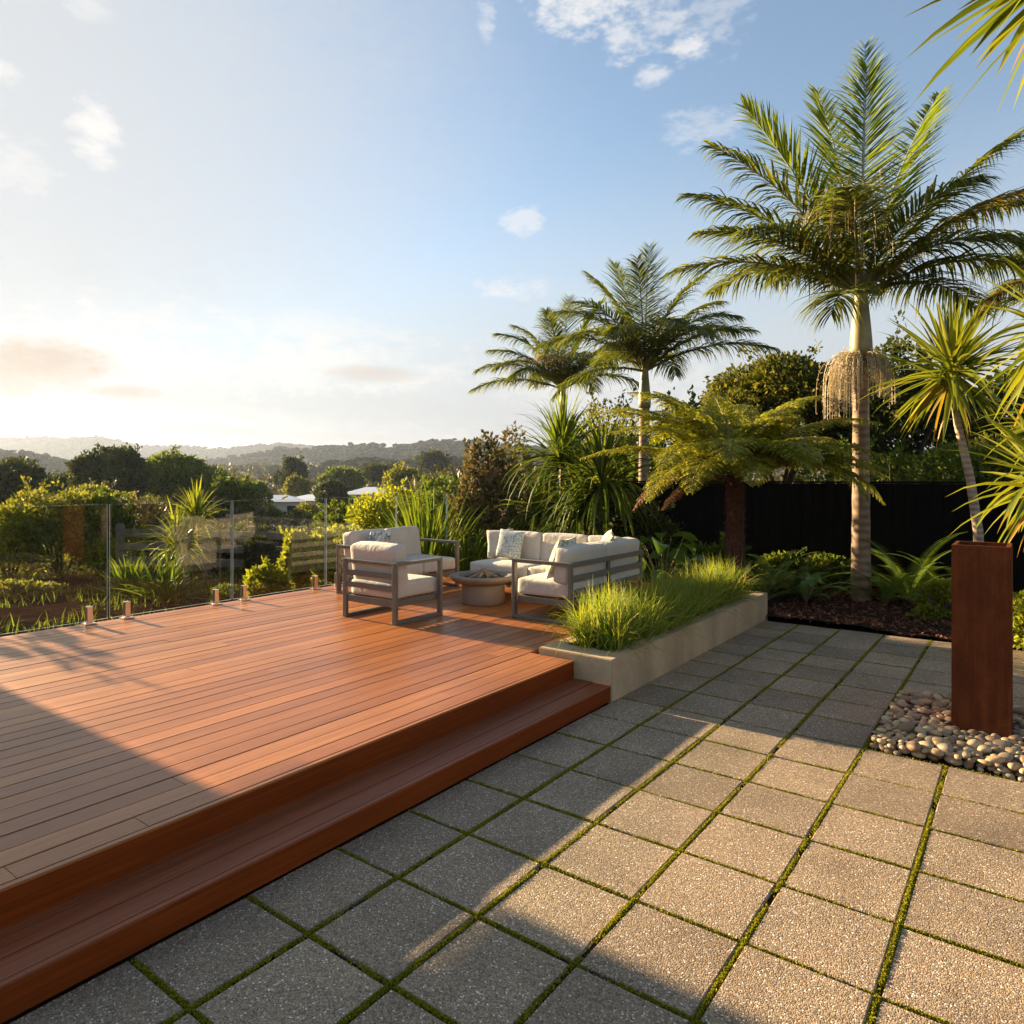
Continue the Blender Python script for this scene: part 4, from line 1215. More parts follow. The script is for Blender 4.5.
def pebbles():
    mats = [simple('grey_pebble', (.25, .19, .125), rough=.55, var=.2, nscale=14), simple('tan_pebble', (.37, .25, .13), rough=.55, var=.2, nscale=14),
            simple('pale_pebble', (.44, .335, .195), rough=.55, var=.15, nscale=14), simple('brown_pebble', (.215, .14, .075), rough=.55, var=.25, nscale=14)]
    protos = []
    for k in range(10):
        bm = bmesh.new(); bmesh.ops.create_icosphere(bm, subdivisions=3, radius=1)
        r = np.random.default_rng(k)
        a = Vector((r.uniform(.85, 1.15), r.uniform(.62, .85), r.uniform(.42, .62))); ph = r.uniform(0, 6, 6)
        for v in bm.verts:
            c = v.co.copy()
            f = 1 + .09 * math.sin(c.x * 2.2 + ph[0]) + .07 * math.sin(c.y * 3 + ph[1]) + .05 * math.sin(c.z * 3 + c.x * 2 + ph[2])
            v.co = Vector((c[i] * a[i] * f for i in range(3)))
        me = bpy.data.meshes.new('pebble'); bm.to_mesh(me); bm.free()
        me.polygons.foreach_set('use_smooth', np.ones(len(me.polygons), dtype=bool))
        me.materials.append(mats[k % 4]); protos.append(me)
    x0, x1, y0, y1 = B0 + 2 * PB + .02, B0 + 5 * PB - .01, A0 + 6 * PA + .01, A0 + 9 * PA - .01
    r = random.Random(2)
    placed = []
    tries = 0
    while len(placed) < 900 and tries < 60000:
        tries += 1
        s = r.choice([.05, .045, .04, .035, .03, .028, .024]) * r.uniform(.85, 1.15)
        x, y = r.uniform(x0 + s * .6, x1 - s * .6), r.uniform(y0 + s * .6, y1 - s * .6)
        if abs(x + .25) < .153 + s * .6 and abs(y - 5.30) < .153 + s * .6: continue
        lev = 0 if tries < 20000 else 1
        if any((x - a) ** 2 + (y - b) ** 2 < (.74 * (s + q)) ** 2 for a, b, q, l in placed if l == lev): continue
        placed.append((x, y, s, lev))
    # pebbles largest in view first
    placed.sort(key=lambda p: -p[2] / math.hypot(p[0], p[1]) * (1 if p[0] / p[1] < .2 else .3))
    rest = MB()
    for i, (x, y, s, lev) in enumerate(placed):
        z = s * .42 + (.032 if lev else -.006) + r.uniform(-.004, .006)
        me = protos[r.randrange(10)]
        rot = Euler((r.uniform(-.3, .3), r.uniform(-.3, .3), r.uniform(0, 6.28)))
        if i < 290:
            o = bpy.data.objects.new('pebble', me); COL.objects.link(o)
            o.location = (x, y, z); o.rotation_euler = rot; o.scale = (s, s, s)
            tag(o, 'smooth rounded river pebble lying in the bed around the rusted pillar', 'pebble', 'river pebbles around the pillar')
        else:
            Mx = Matrix.Translation((x, y, z)) @ rot.to_matrix().to_4x4() @ Matrix.Scale(s, 4)
            mi = mats.index(me.materials[0])
            rest.add([(Mx @ v.co)[:] for v in me.vertices], [p.vertices[:] for p in me.polygons], mi)
    o = rest.build('small_pebbles', mats, smooth=True)
    if o: tag(o, kind='stuff')
    sheet('pebble_bed', x0 - .015, x1 + .015, y0 - .005, y1 + .01, -.012, M['soil'], amp=.01, step=.05)
pebbles()

# ------------------------------------------------------------------ palms
PG = 'king palms'
b = gz(861, 9.03)
palm('king_palm', 'tallest king palm, pale skirt of flower strands round its trunk, before the black fence', b, 0, 3.15, 3.98, .097, .128, [
    (60, 81, 3.8, 10, 'y'), (105, 80, 3.2, 12, 'y'), (25, 70, 3.35, 18, 'y'), (250, 84, 2.7, 14, 'y'), (184, 63, 2.85, 14, 'y'),
    (178, 60, 2.8, 34, 'n'), (168, 50, 2.7, 38, 'n'), (190, 36, 2.4, 45, 'n'), (176, 27, 2.5, 44, 'n'), (206, 40, 2.2, 60, 'n'), (220, 8, .95, 75, 'n'),
    (4, 54, 3.2, 22, 'n'), (-10, 48, 2.6, 44, 'd'), (6, 46, 2.7, 40, 'n'), (-4, 28, 2.2, 46, 'n'), (18, 22, 2.2, 55, 'n'), (-38, 42, 1.9, 75, 'n'), (-64, 62, 1.9, 70, 'n'), (238, 58, 1.9, 70, 'n'), (100, 45, 2.3, 60, 'n'), (60, 40, 2.4, 60, 'n'), (130, 38, 2.4, 60, 'n')],
    PG, 1.0, 3, [(208, .95), (322, .66)], old=True)
b = gz(643, 14)
palm('king_palm', 'middle king palm of the garden with a grey trunk rising behind the tree fern', b, -.3, 3.0, 3.75, .10, .118, [
    (70, 83, 2.75, 12, 'y'), (120, 76, 2.6, 18, 'y'), (250, 80, 2.2, 30, 'n'), (212, 62, 2.3, 70, 'n'), (330, 58, 2.2, 75, 'n'), (20, 62, 2.5, 52, 'n'), (150, 75, 2.5, 35, 'n'), (15, 74, 2.5, 40, 'n'), (185, 62, 2.3, 70, 'n'), (175, 45, 2.4, 75, 'n'), (200, 55, 2.1, 95, 'n'), (5, 42, 2.5, 50, 'n'), (-8, 28, 2.6, 45, 'n'), (12, 55, 2.4, 75, 'n'), (-60, 50, 2.1, 90, 'n'), (240, 55, 2.0, 95, 'n'), (280, 60, 2.0, 95, 'n'), (110, 40, 2.2, 70, 'n'), (60, 35, 2.2, 70, 'n'), (190, 10, 2.0, 60, 'n')],
    PG, 1.0, 11, None, lean=(.01, 0))
b = gz(563, 18)
palm('king_palm', 'leftmost and smallest looking king palm, with a yellow tinged crown above the strappy clump', b, -.5, 3.2, 3.9, .085, .098, [
    (70, 83, 2.55, 12, 'y'), (115, 76, 2.4, 20, 'y'), (240, 78, 2.1, 35, 'n'), (170, 52, 2.3, 55, 'n'), (330, 58, 2.1, 75, 'n'), (15, 60, 2.3, 60, 'n'), (10, 76, 2.6, 25, 'y'), (170, 66, 2.4, 60, 'n'), (150, 72, 2.4, 50, 'n'), (182, 40, 2.4, 65, 'n'), (190, 18, 2.4, 45, 'n'), (200, 50, 2.1, 85, 'n'), (5, 55, 2.2, 80, 'n'), (-5, 30, 2.2, 70, 'n'), (-50, 50, 2.0, 90, 'n'), (250, 55, 2.0, 90, 'd'), (285, 60, 1.9, 95, 'n'), (110, 40, 2.2, 70, 'n'), (60, 35, 2.2, 70, 'n'), (225, 35, 2.1, 80, 'n')],
    PG, 1.0, 21, None)
b = gz(1108, 9.6)
palm('king_palm', 'king palm at the right edge of the garden, only its left fronds reaching into view', b, -.05, 3.3, 4.1, .13, .18, [
    (70, 80, 2.6, 25, 'n'), (150, 60, 2.0, 60, 'n'), (180, 42, 1.9, 70, 'n'), (188, 25, 2.0, 70, 'd'), (170, 15, 1.9, 60, 'n'), (200, 55, 1.8, 85, 'n'), (10, 50, 2.4, 60, 'n'), (-20, 30, 2.4, 60, 'n'), (260, 50, 2.0, 80, 'n'), (100, 40, 2.2, 70, 'n'), (40, 30, 2.2, 70, 'n')],
    PG, .9, 31, None)

# ------------------------------------------------------------------ cabbage trees, flax, ferns
def cordyline(name, label, base, pts, r0, heads, group=None, seed=0, mat=None):
    """trunk polyline (relative) with branches to heads of sword leaves"""
    t = empty(name, base, label, 'cabbage tree', group=group)
    mb = MB(); mb.tube(pts, [r0 * (1.15 - .4 * i / max(1, len(pts) - 1)) for i in range(len(pts))], 10)
    for h in heads:
        if h.get('from') is not None:
            p0, p1 = Vector(h['from']), Vector(h['c'])
            mb.tube([p0, p0.lerp(p1, .5) + Vector((0, 0, .04)), p1], [r0 * .75, r0 * .65, r0 * .5], 8)
    mb.build('trunk', M['cordbark'], t, True)
    for k, h in enumerate(heads):
        L = h.get('L', .75); w = h.get('w', .05)
        V, Fc = head_geo(h['c'], h.get('n', 95), L, w, h.get('lo', -45), h.get('hi', 88), h.get('droop', .22), seed * 10 + k, up=h.get('up', (0, 0, 1)))
        hd = mesh('leaf_head', V, Fc, mat or CORD, t)
        if h.get('dead', 9):
            V, Fc = head_geo(Vector(h['c']) - Vector((0, 0, .05)), h.get('dead', 9), L * .85, w * .8, -75, -35, .3, seed * 10 + k + 500)
            mesh('old_leaves', V, Fc, CORDY, hd)
    return t
p = at(983, 640, 7.6); top = at(950, 365, 7.6); q = Vector((p.x, p.y, 0))
tr = [(0, 0, 0)] + [tuple((at(px, py, 7.6) - q)) for px, py in ((978, 530), (970, 478), (958, 425), (953, 390))]
cordyline('cabbage_tree', 'slender single stemmed cabbage tree leaning behind the rusted steel pillar', q, tr, .046,
          [dict(c=tuple(at(951, 372, 7.6) - q), L=.93, w=.054, n=175, lo=-50, hi=88, droop=.2, dead=14)], 'cabbage trees', 1)
Yc = 4.7; q = Vector((*gz(1120, Yc), 0))
def rel(px, py, Y): return tuple(at(px, py, Y) - q)
cordyline('cabbage_tree', 'large branching cabbage tree at the right edge with several heads of yellow green sword leaves', q,
          [(0, 0, 0), rel(1118, 480, Yc), rel(1112, 330, Yc), rel(1110, 200, Yc)], .10,
          [dict(c=rel(1050, 476, Yc), L=.62, w=.05, n=90, lo=-60, hi=60, **{'from': rel(1116, 560, Yc)}, droop=.28, dead=16),
           dict(c=rel(1062, 330, Yc), L=.72, w=.055, n=100, lo=-55, hi=88, **{'from': rel(1112, 420, Yc)}, dead=18),
           dict(c=rel(1060, 420, Yc + .5), L=.55, w=.045, n=60, lo=-60, hi=50, **{'from': rel(1114, 500, Yc)}, dead=18),
           dict(c=rel(1082, -50, 4.3), L=1.0, w=.07, n=165, lo=-70, hi=80, **{'from': rel(1110, 200, Yc)}, dead=14, droop=.12)], 'cabbage trees', 2)
def bq(px, py, Y, z): 
    a = at(px, py, Y); return Vector((a.x, a.y, z))
q = bq(588, 540, 10.3, .03)
def rl(px, py, Y): return tuple(at(px, py, Y) - q)
cordyline('cabbage_tree', 'big bushy clump of dark green strappy leaved cabbage trees behind the corner sofa', q, [(0, 0, 0), rl(585, 500, 10.3)], .07,
          [dict(c=rl(562, 462, 10.4), L=1.12, w=.04, n=260, lo=-35, hi=88, droop=.75, dead=0, **{'from': rl(586, 520, 10.3)}),
           dict(c=rl(602, 486, 9.9), L=1.12, w=.042, n=260, lo=-40, hi=88, droop=.8, dead=0, **{'from': rl(586, 520, 10.3)}),
           dict(c=rl(540, 515, 10.6), L=.85, w=.04, n=130, lo=-20, hi=80, droop=.6, dead=0, **{'from': rl(586, 530, 10.3)}),
           dict(c=rl(580, 520, 10.0), L=.9, w=.04, n=170, lo=-30, hi=70, droop=.9, dead=0, **{'from': rl(586, 530, 10.3)})], 'cabbage trees', 3, FLAX)
q = bq(186, 600, 11.6, -.42)
cordyline('cabbage_tree', 'small two headed cabbage tree beyond the glass fence', q, [(0, 0, 0), tuple(at(186, 570, 11.6) - q), tuple(at(184, 540, 11.6) - q)], .06,
          [dict(c=tuple(at(177, 545, 11.6) - q), L=.72, w=.035, n=150, lo=-75, hi=85, droop=.55, dead=8),
           dict(c=tuple(at(196, 517, 11.7) - q), L=.6, w=.035, n=110, lo=-50, hi=88, droop=.35, dead=4, **{'from': tuple(at(184, 560, 11.6) - q)})], 'cabbage trees', 4)
def flax(label, base, n, L, w, lo, hi, droop, mat, seed, group='flax clumps', cat='flax'):
    t = empty('flax_clump', base, label, cat, group=group)
    r = np.random.default_rng(seed)
    k = 4
    for i in range(k):
        c = (r.normal(0, L * .09), r.normal(0, L * .09), -.03)
        V, Fc = head_geo(c, n // k, L, w, lo, hi, droop, seed * 7 + i, .05)
        mesh('leaf_fan', V, Fc, mat, t)
    return t
flax('tall arching green flax clump behind the two seat sofa', bq(432, 560, 10.6, -.35), 380, 1.8, .05, 30, 88, .5, FLAX, 41)
flax('bronze flax clump rising above the black fence, right of the tallest palm trunk', bq(893, 500, 12.0, .3), 130, 1.55, .045, 38, 86, .25, FLAXB, 42)
flax('left of two low yellow green flax rosettes beyond the glass fence', bq(131, 600, 11.4, -.42), 130, .8, .045, 10, 85, .4, FLAX, 43)
flax('right of two low flax rosettes, below the two headed cabbage tree', bq(164, 606, 11.0, -.42), 150, .88, .045, 8, 85, .5, FLAX, 44)
flax('low dark flax clump between fire bowl and fence corner', bq(470, 585, 9.9, .02), 110, .95, .035, 20, 85, .7, FLAX, 45)

def tree_fern():
    b = bq(735, 600, 8.7, .03)
    t = empty('tree_fern', b, 'spreading tree fern with a fibrous brown trunk behind the planter', 'tree fern')
    H = 1.62
    mb = MB(); r = random.Random(6)
    mb.tube([(r.uniform(-.015, .015), r.uniform(-.015, .015), -.1 + (H + .1) * i / 14) for i in range(15)], [.115 - .02 * i / 14 + r.uniform(-.012, .012) for i in range(15)], 16)
    tr = mb.build('trunk', M['fernbark'], t, True)
    n = 2600; g = np.random.default_rng(3)
    th = g.uniform(0, 2 * PI, n); z = g.uniform(0, H, n)
    P = np.stack([np.cos(th) * .10, np.sin(th) * .10, z], 1); D = np.stack([np.cos(th) * .7, np.sin(th) * .7, g.uniform(-1.3, .6, n)], 1)
    V, Fc = blades(P, D, g.uniform(.03, .07, n), .007, .5, 2); mesh('trunk_fibre', V, Fc, M['mulch'], tr)
    fr = [(0, 42, 1.9, 62), (22, 34, 1.7, 55), (-18, 30, 1.75, 68), (-40, 36, 1.5, 82), (-70, 40, 1.45, 90), (180, 44, 1.9, 58), (160, 50, 1.8, 60), (200, 38, 1.8, 62), (222, 36, 1.6, 88), (250, 42, 1.5, 95), (285, 40, 1.45, 95), (45, 52, 1.7, 60), (70, 60, 1.6, 60), (95, 58, 1.6, 62), (125, 54, 1.7, 62), (145, 64, 1.5, 50), (15, 62, 1.6, 62), (192, 60, 1.7, 66), (330, 20, 1.7, 55), (-5, 16, 1.75, 48), (175, 24, 1.85, 50), (100, 74, 1.2, 40), (300, 66, 1.2, 85), (212, 24, 1.55, 92), (232, 30, 1.45, 98), (320, 24, 1.6, 88), (345, 20, 1.75, 82), (262, 34, 1.35, 100)]
    for i, (az, el, L, arch) in enumerate(fr):
        (tv, tf), (lv, lf) = fern_frond_geo((0, 0, H - .03), caz(az), R(el + 4), L * 1.08, R(arch), 40, .43, 60 + i, .8)
        f = mesh('frond', lv, lf, FERN, t); mesh('midrib', tv, tf, STALK, f, True)
    for i, (az, el, L, arch) in enumerate([(193, 16, 1.5, 72), (204, 8, 1.2, 60)]):
        (tv, tf), (lv, lf) = fern_frond_geo((0, 0, H - .08), caz(az), R(el), L, R(arch), 26, (.30, .22)[i], 90 + i, .7)
        f = mesh('dead_frond', lv, lf, FERNB, t); tag(f, 'rust brown dying frond'); mesh('midrib', tv, tf, M['twig'], f, True)
tree_fern()
def ground_fern(label, base, L, n, seed, mat=GROUNDFERN, w=.07):
    t = empty('ground_fern', base, label, 'fern', group='ground ferns in the bark mulch')
    r = np.random.default_rng(seed)
    for i in range(n):
        az = 2 * PI * i / n + r.normal(0, .25); el = r.uniform(R(25), R(75)); l = L * r.uniform(.75, 1.1)
        P, T = curve_pts((0, 0, -.02), az, el, l, R(75) * r.uniform(.7, 1.1), 20)
        t_ = np.linspace(.08, .99, 46); fi = t_ * 20; i0 = np.clip(fi.astype(int), 0, 19); fr = (fi - i0)[:, None]
        B = P[i0] * (1 - fr) + P[i0 + 1] * fr; tt = nrm(T[i0]); sv = nrm(np.cross(tt, [0, 0, 1.0])); up = np.cross(sv, tt)
        parts = []
        for sg in (-1, 1):
            parts.append(blades(B, sv * sg + tt * .35 + up * .15, w * np.interp(t_, [0, .3, .7, 1], [.6, 1, .85, .15]), .017, .25, 2, (.9, 1, .1), .1))
        V, Fc = join(parts)
        f = mesh('frond', V, Fc, mat, t)
        tv, tf = tube([tuple(x) for x in P], list(np.linspace(.005, .0015, len(P))), 4); mesh('midrib', tv, tf, STALK, f)
    return t
ground_fern('leafy green ground fern beside the far end of the planter, before the black fence', bq(764, 602, 8.9, .05), .85, 14, 71, w=.10)
ground_fern('largest ground fern, right of the tallest palm trunk', bq(908, 598, 9.1, .05), 1.2, 19, 72, w=.13)
ground_fern('small drooping ground fern just right of the palm foot', bq(888, 606, 8.8, .05), .75, 12, 73, w=.11)
ground_fern('small ground fern in bark mulch midway between the planter and the tallest palm', bq(806, 604, 8.9, .05), .75, 14, 74, w=.09)
ground_fern('ground fern half hidden behind the rusted pillar', bq(945, 596, 9.3, .05), .95, 14, 75, w=.11)
ground_fern('arching ground fern against the black fence right of the tree fern trunk', bq(776, 590, 9.7, .05), .95, 14, 76, w=.11)
ground_fern('ground fern at the black fence between the leaning cabbage tree and the palm', bq(930, 585, 10.0, .05), 1.05, 14, 77, w=.11)
def broad_plant(label, base, n, L, seed, hgt=.5, group='broad leaved plants'):
    """arum-like plant: upright stalks each with one wide pointed leaf"""
    t = empty('broad_leaved_plant', base, label, 'plant', group=group)
    r = np.random.default_rng(seed); mb = MB()
    for i in range(n):
        az = r.uniform(0, 2 * PI); h = hgt * r.uniform(.5, 1.1); out = r.uniform(.06, .3) * hgt * 1.6
        tip = Vector((math.cos(az) * out, math.sin(az) * out, h))
        mb.tube([(0, 0, 0), tip * .5 + Vector((0, 0, h * .12)), tip], [.008, .006, .004], 5)
        l = L * r.uniform(.7, 1.15)
        V, Fc = blades([tip], [[math.cos(az), math.sin(az), r.uniform(-.2, .7)]], l, l * .62, r.uniform(.5, 1.1), 8, (.25, .8, 1, .95, .75, .45, .02), .12, np.array([r.normal(0, .5)]))
        mesh('leaf', V, Fc, BROADLEAF, t, True)
    mb.build('stalk', STALK, t, True)
    return t
broad_plant('glossy broad leaved plant standing between the corner sofa and the tree fern', bq(662, 585, 8.9, .05), 24, .36, 81, .78)
broad_plant('pale spotted broad leaved plant in front of the black fence, left of the palm foot', bq(806, 612, 8.6, .05), 12, .17, 82, .34)

# ------------------------------------------------------------------ shrubs and trees round the garden
GC = 'lime ground cover clumps'
shrub('ground_cover', 'lime yellow ground cover spilling onto the mulch just left of the rusted pillar', 'ground cover', bq(940, 622, 7.75, .04), .30, .26, .20, LIMELEAF, 14, 2600, .05, GC, 91, 4)
shrub('ground_cover', 'lime yellow ground cover to the right of the rusted pillar at the picture edge', 'ground cover', bq(1032, 640, 6.5, .02), .34, .5, .26, LIMELEAF, 14, 3600, .05, GC, 92, 4)
HG = 'trees behind the black fence'
tree('broadleaf_tree', 'wide dense dark green tree with a sunlit golden top between the middle and tallest palms', 'tree', (*gz(780, 19), -.4), 1.6, 2.7, 2.5, 1.8, GOLDTREE, 38, 30000, .13, .2, HG, 101, cz=3.4, lob=.36)
tree('broadleaf_tree', 'dark loose crowned tree behind the tallest palm trunk', 'tree', (*gz(900, 17), -.3), 1.8, 1.75, 1.8, 1.9, DARKLEAF, 26, 11000, .15, .14, HG, 102, cz=3.2, lob=.36)
tree('broadleaf_tree', 'dark tree filling the gap behind the cabbage tree at the right edge', 'tree', (*gz(1030, 18), -.3), 1.6, 2.2, 2.0, 1.8, DARKLEAF, 26, 13000, .16, .16, HG, 103, cz=2.5)
shrub('garden_shrub', 'bamboo like green hedge shrub above the black fence behind the leaning cabbage tree', 'shrub', (*gz(962, 13.2), .0), 1.2, .8, 1.15, MIDLEAF, 24, 9000, .10, HG, 104)
shrub('garden_shrub', 'mid green hedge shrub above the black fence at the right edge', 'shrub', (*gz(1040, 13), .0), 1.2, .8, 1.3, OLIVE, 24, 9000, .10, HG, 105)
shrub('garden_shrub', 'dark green shrub just over the black fence behind the tallest palm trunk', 'shrub', (*gz(858, 14), .0), 1.2, .8, 1.15, MIDLEAF, 22, 9000, .10, HG, 106)
shrub('garden_shrub', 'olive green shrub showing between the trunks of the two smaller palms', 'shrub', (*gz(608, 16.5), -.2), 1.5, 1.0, 1.75, OLIVE, 24, 10000, .11, HG, 107)
shrub('garden_shrub', 'dusky green shrub behind the tree fern fronds', 'shrub', (*gz(684, 15), -.2), 1.3, 1.0, 1.72, MIDLEAF, 24, 10000, .11, HG, 108)
shrub('garden_shrub', 'dark shrub between the black fence and the sofa clump of cabbage trees', 'shrub', bq(640, 560, 10.4, .0), .7, .5, .62, DARKLEAF, 18, 5000, .08, HG, 109)
shrub('bronze_shrub', 'upright bronze and reddish leaved shrub before the dark grey fence', 'shrub', bq(482, 540, 11.4, -.25), .52, .5, 1.20, REDLEAF, 26, 9000, .085, None, 110, 8)
shrub('bronze_shrub', 'second upright bronze leaved shrub, nearer the strappy clump behind the sofa', 'shrub', bq(518, 540, 12.2, -.2), .5, .45, 1.25, REDLEAF, 20, 5000, .085, None, 111, 6)
shrub('garden_shrub', 'small mixed shrub low behind the left end of the corner sofa', 'shrub', bq(487, 575, 10.3, .0), .4, .35, .38, MIDLEAF, 14, 2600, .06, None, 112)

shrub('garden_shrub', 'low leafy shrub in the shade beneath the tree fern fronds', 'shrub', bq(700, 580, 10.0, .02), .55, .4, .34, MIDLEAF, 16, 3600, .08, None, 113)
shrub('garden_shrub', 'leafy green shrub against the black fence midway between tree fern and tallest palm', 'shrub', bq(808, 575, 10.1, .02), .6, .35, .30, MIDLEAF, 16, 3600, .08, None, 114)
shrub('garden_shrub', 'dusky leafy shrub against the black fence behind the rusted pillar', 'shrub', bq(992, 575, 9.7, .02), .6, .35, .40, OLIVE, 16, 3600, .08, None, 115)

# ------------------------------------------------------------------ plants beyond the glass fence
def tz(px, Y): 
    x, y = gz(px, Y); return float(terr(x, y))
BG = 'shrubs beyond the glass fence'
def bsh(name, label, px, Y, rx, top, mat, nl=22, n=6000, leaf=.09, seed=0, ry=None):
    x, y = gz(px, Y); z = tz(px, Y); h = top - z
    return shrub(name, label, 'shrub', (x, y, z), rx, ry or rx * .8, h * .53, mat, nl, n, leaf, BG, seed)
def topz(py, Y): return EYE - (py - HY) * Y / F
bsh('lime_shrub', 'tall lime green shrub beyond the far left glass panel', 10, 14.5, 1.0, topz(508, 14.5), LIMELEAF, 22, 9000, .085, 201)
bsh('hedge_shrub', 'dense olive hedge shrub with lime tips behind the leftmost glass panel', 62, 15, 1.35, topz(494, 15), OLIVE, 26, 12000, .09, 202)
bsh('hedge_shrub', 'dark green hedge shrub at the first glass joint from the left', 100, 15.5, .95, topz(498, 15.5), MIDLEAF, 22, 9000, .09, 203)
bsh('hedge_shrub', 'brownish loose shrub left of the two headed cabbage tree', 142, 16, .85, topz(505, 16), REDLEAF, 22, 7000, .08, 204)
bsh('lime_shrub', 'round bright green shrub low behind the second pair of spigots', 268, 9.7, .36, topz(566, 9.7), LIMELEAF, 16, 3600, .07, 205)
bsh('lime_shrub', 'upright yellow green shrub rising behind the glass left of the two seat sofa', 297, 11.6, .32, topz(532, 11.6), LIMELEAF, 18, 4600, .075, 206)
bsh('lime_shrub', 'wide yellow green shrub behind the back of the armchair', 335, 11.6, .62, topz(531, 11.6), LIMELEAF, 22, 9000, .08, 207)
bsh('hedge_shrub', 'low grey green shrub at the deck edge behind the glass beside the two seat sofa', 312, 9.8, .42, topz(583, 9.8), MIDLEAF, 16, 3800, .06, 208)
bsh('lime_shrub', 'rounded yellow green weeping shrub behind the two seat sofa, left of the tall flax', 388, 13.5, .78, topz(496, 13.5), LIMELEAF, 26, 10000, .085, 209)
bsh('hedge_shrub', 'mid green shrub over the top of the glass, left of the weeping yellow shrub', 350, 17, .85, topz(506, 17), MIDLEAF, 24, 8000, .10, 210)
bsh('hedge_shrub', 'dark shrub by the left post and rail fence end', 206, 15, .5, topz(536, 15), DARKLEAF, 18, 4600, .085, 211)
bsh('hedge_shrub', 'dark bush against the rails in the middle of the post and rail fence', 262, 13.4, .36, topz(536, 13.4), DARKLEAF, 16, 4000, .085, 212)
bsh('hedge_shrub', 'low weedy shrub under the post and rail fence', 236, 10.2, .42, topz(583, 10.2), MIDLEAF, 14, 2600, .06, 213)
bsh('hedge_shrub', 'low sprawling shrub on the bare earth behind the leftmost glass panel', 22, 11.5, .6, topz(582, 11.5), OLIVE, 14, 2400, .06, 214)
bsh('hedge_shrub', 'dark shrub behind the rails, left part', 222, 15.6, .9, topz(524, 15.6), DARKLEAF, 24, 8000, .10, 215)
bsh('hedge_shrub', 'dark shrub behind the rails, right part', 276, 15.2, .85, topz(528, 15.2), DARKLEAF, 24, 8000, .10, 216)
# shade tree just outside the frame whose twigs streak the deck
shrub('hedge_shrub', 'loose thin shrub past the left end of the glass fence', 'shrub', (-13.6, 2.35, float(terr(-13.6, 2.35))), .7, .42, 1.36, OLIVE, 12, 420, .18, BG, 217, 9)
def slope():
    """bare earth beyond the deck edge"""
    V, Fc = grid(np.linspace(-17.5, -7.03, 120), np.linspace(-2, 8.8, 130), lambda X, Y: terr(X, Y) + .03 + .05 * vnoise(X, Y, .3, 8) - np.clip((-X - 16), 0, 1) * .4 - np.clip(Y - 8, 0, 1) * .3)
    tag(mesh('bare_slope', V, Fc, M['earth'], smooth=True), kind='structure')
    n = 15000
    x = rng.uniform(-16.5, -7.1, n); y = rng.uniform(-1, 9.5, n)
    keep = vnoise(x, y, .9, 15) > -.08
    x, y = x[keep], y[keep]; n = len(x)
    az = rng.uniform(0, 2 * PI, n); el = rng.uniform(R(30), R(85), n)
    V, Fc = blades(np.stack([x, y, terr(x, y) + .0], 1), np.stack([np.cos(az) * np.cos(el), np.sin(az) * np.cos(el), np.sin(el)], 1), rng.uniform(.05, .26, n), rng.uniform(.006, .018, n), rng.uniform(.2, 1, n), 3)
    tag(mesh('slope_weeds', V, Fc, MIDLEAF), kind='stuff')
slope()
def rail_fence():
    x0, y0 = gz(120, 14.5); x1, y1 = gz(300, 13.6)
    L = math.hypot(x1 - x0, y1 - y0); a = math.atan2(y1 - y0, x1 - x0)
    xm, ym = (x0 + x1) / 2, (y0 + y1) / 2; zb = -.5
    t = empty('rail_fence', (xm, ym, zb), 'weathered post and rail timber fence running through the shrubs beyond the glass', 'fence', a)
    mb = None
    k = 5
    for i in range(k):
        x = -L / 2 + L * i / (k - 1)
        mb = MB(); mb.box((x - .06, -.06, -.3), (x + .06, .06, 1.15), .008); mb.build('post', M['railfence'], t)
    for z in (.34, .62, .90):
        mb = MB(); mb.box((-L / 2, -.095, z), (L / 2, -.062, z + .15), .006); mb.build('rail', M['railfence'], t)
rail_fence()

# ------------------------------------------------------------------ trees and houses down the valley
TG = 'trees down the slope'
def vt(label, px, Y, w_px, top, bot, mat, seed, n=9000, leaf=None, nl=24, lob=.42, name='valley_tree'):
    """tree whose crown spans w_px picture pixels between rows top and bot at depth Y"""
    x, y = gz(px, Y); z = float(terr(x, y)); s = Y / F
    zt, zb_ = EYE - (top - HY) * s, EYE - (bot - HY) * s
    rx = w_px * s / 2; cz = (zt + zb_) / 2 - z; rz = (zt - zb_) / 2 * 1.05
    return tree(name, label, 'tree', (x, y, z), max(.5, cz - rz * .4), rx, rx, rz, mat, nl, n, leaf or .0048 * Y, rx * .07, TG, seed, cz=cz, lob=lob)
vt('dark rounded tree at the left edge beyond the glass fence', 8, 38, 78, 462, 522, DARKLEAF, 301, 12000)
vt('dark tree with an uneven spiky top, left of the pair in the middle distance', 113, 44, 74, 450, 516, DARKLEAF, 302, 13000, lob=.36)
vt('broad round topped dark tree, right of the pair in the middle distance', 178, 46, 84, 453, 512, MIDLEAF, 303, 15000)
vt('smaller dark tree tucked between the left edge tree and the spiky topped tree', 62, 50, 66, 477, 512, DARKLEAF, 304, 7000)
vt('low clipped looking round green tree in front of the left white house', 232, 40, 44, 480, 514, MIDLEAF, 305, 8000)
vt('umbrella topped dark pine above the white roofs', 291, 130, 32, 459, 494, DARKLEAF, 306, 5000, lob=.36)
vt('small pale brownish tree between the white houses', 297, 95, 24, 478, 498, OLIVE, 307, 3000)
vt('dense dark tree between the second and third white roofs', 331, 80, 30, 484, 512, DARKLEAF, 308, 5000)
vt('mid green tree behind the second white roof', 342, 120, 40, 468, 496, MIDLEAF, 309, 5000)
vt('loose olive tree right of the third white roof', 405, 90, 46, 470, 508, OLIVE, 310, 6000)
vt('dark tree in the valley above the third white roof', 385, 150, 46, 466, 492, DARKLEAF, 311, 4000)
vt('round dark tree on the near hillside above the tall flax', 434, 210, 32, 452, 478, DARKLEAF, 312, 3000)
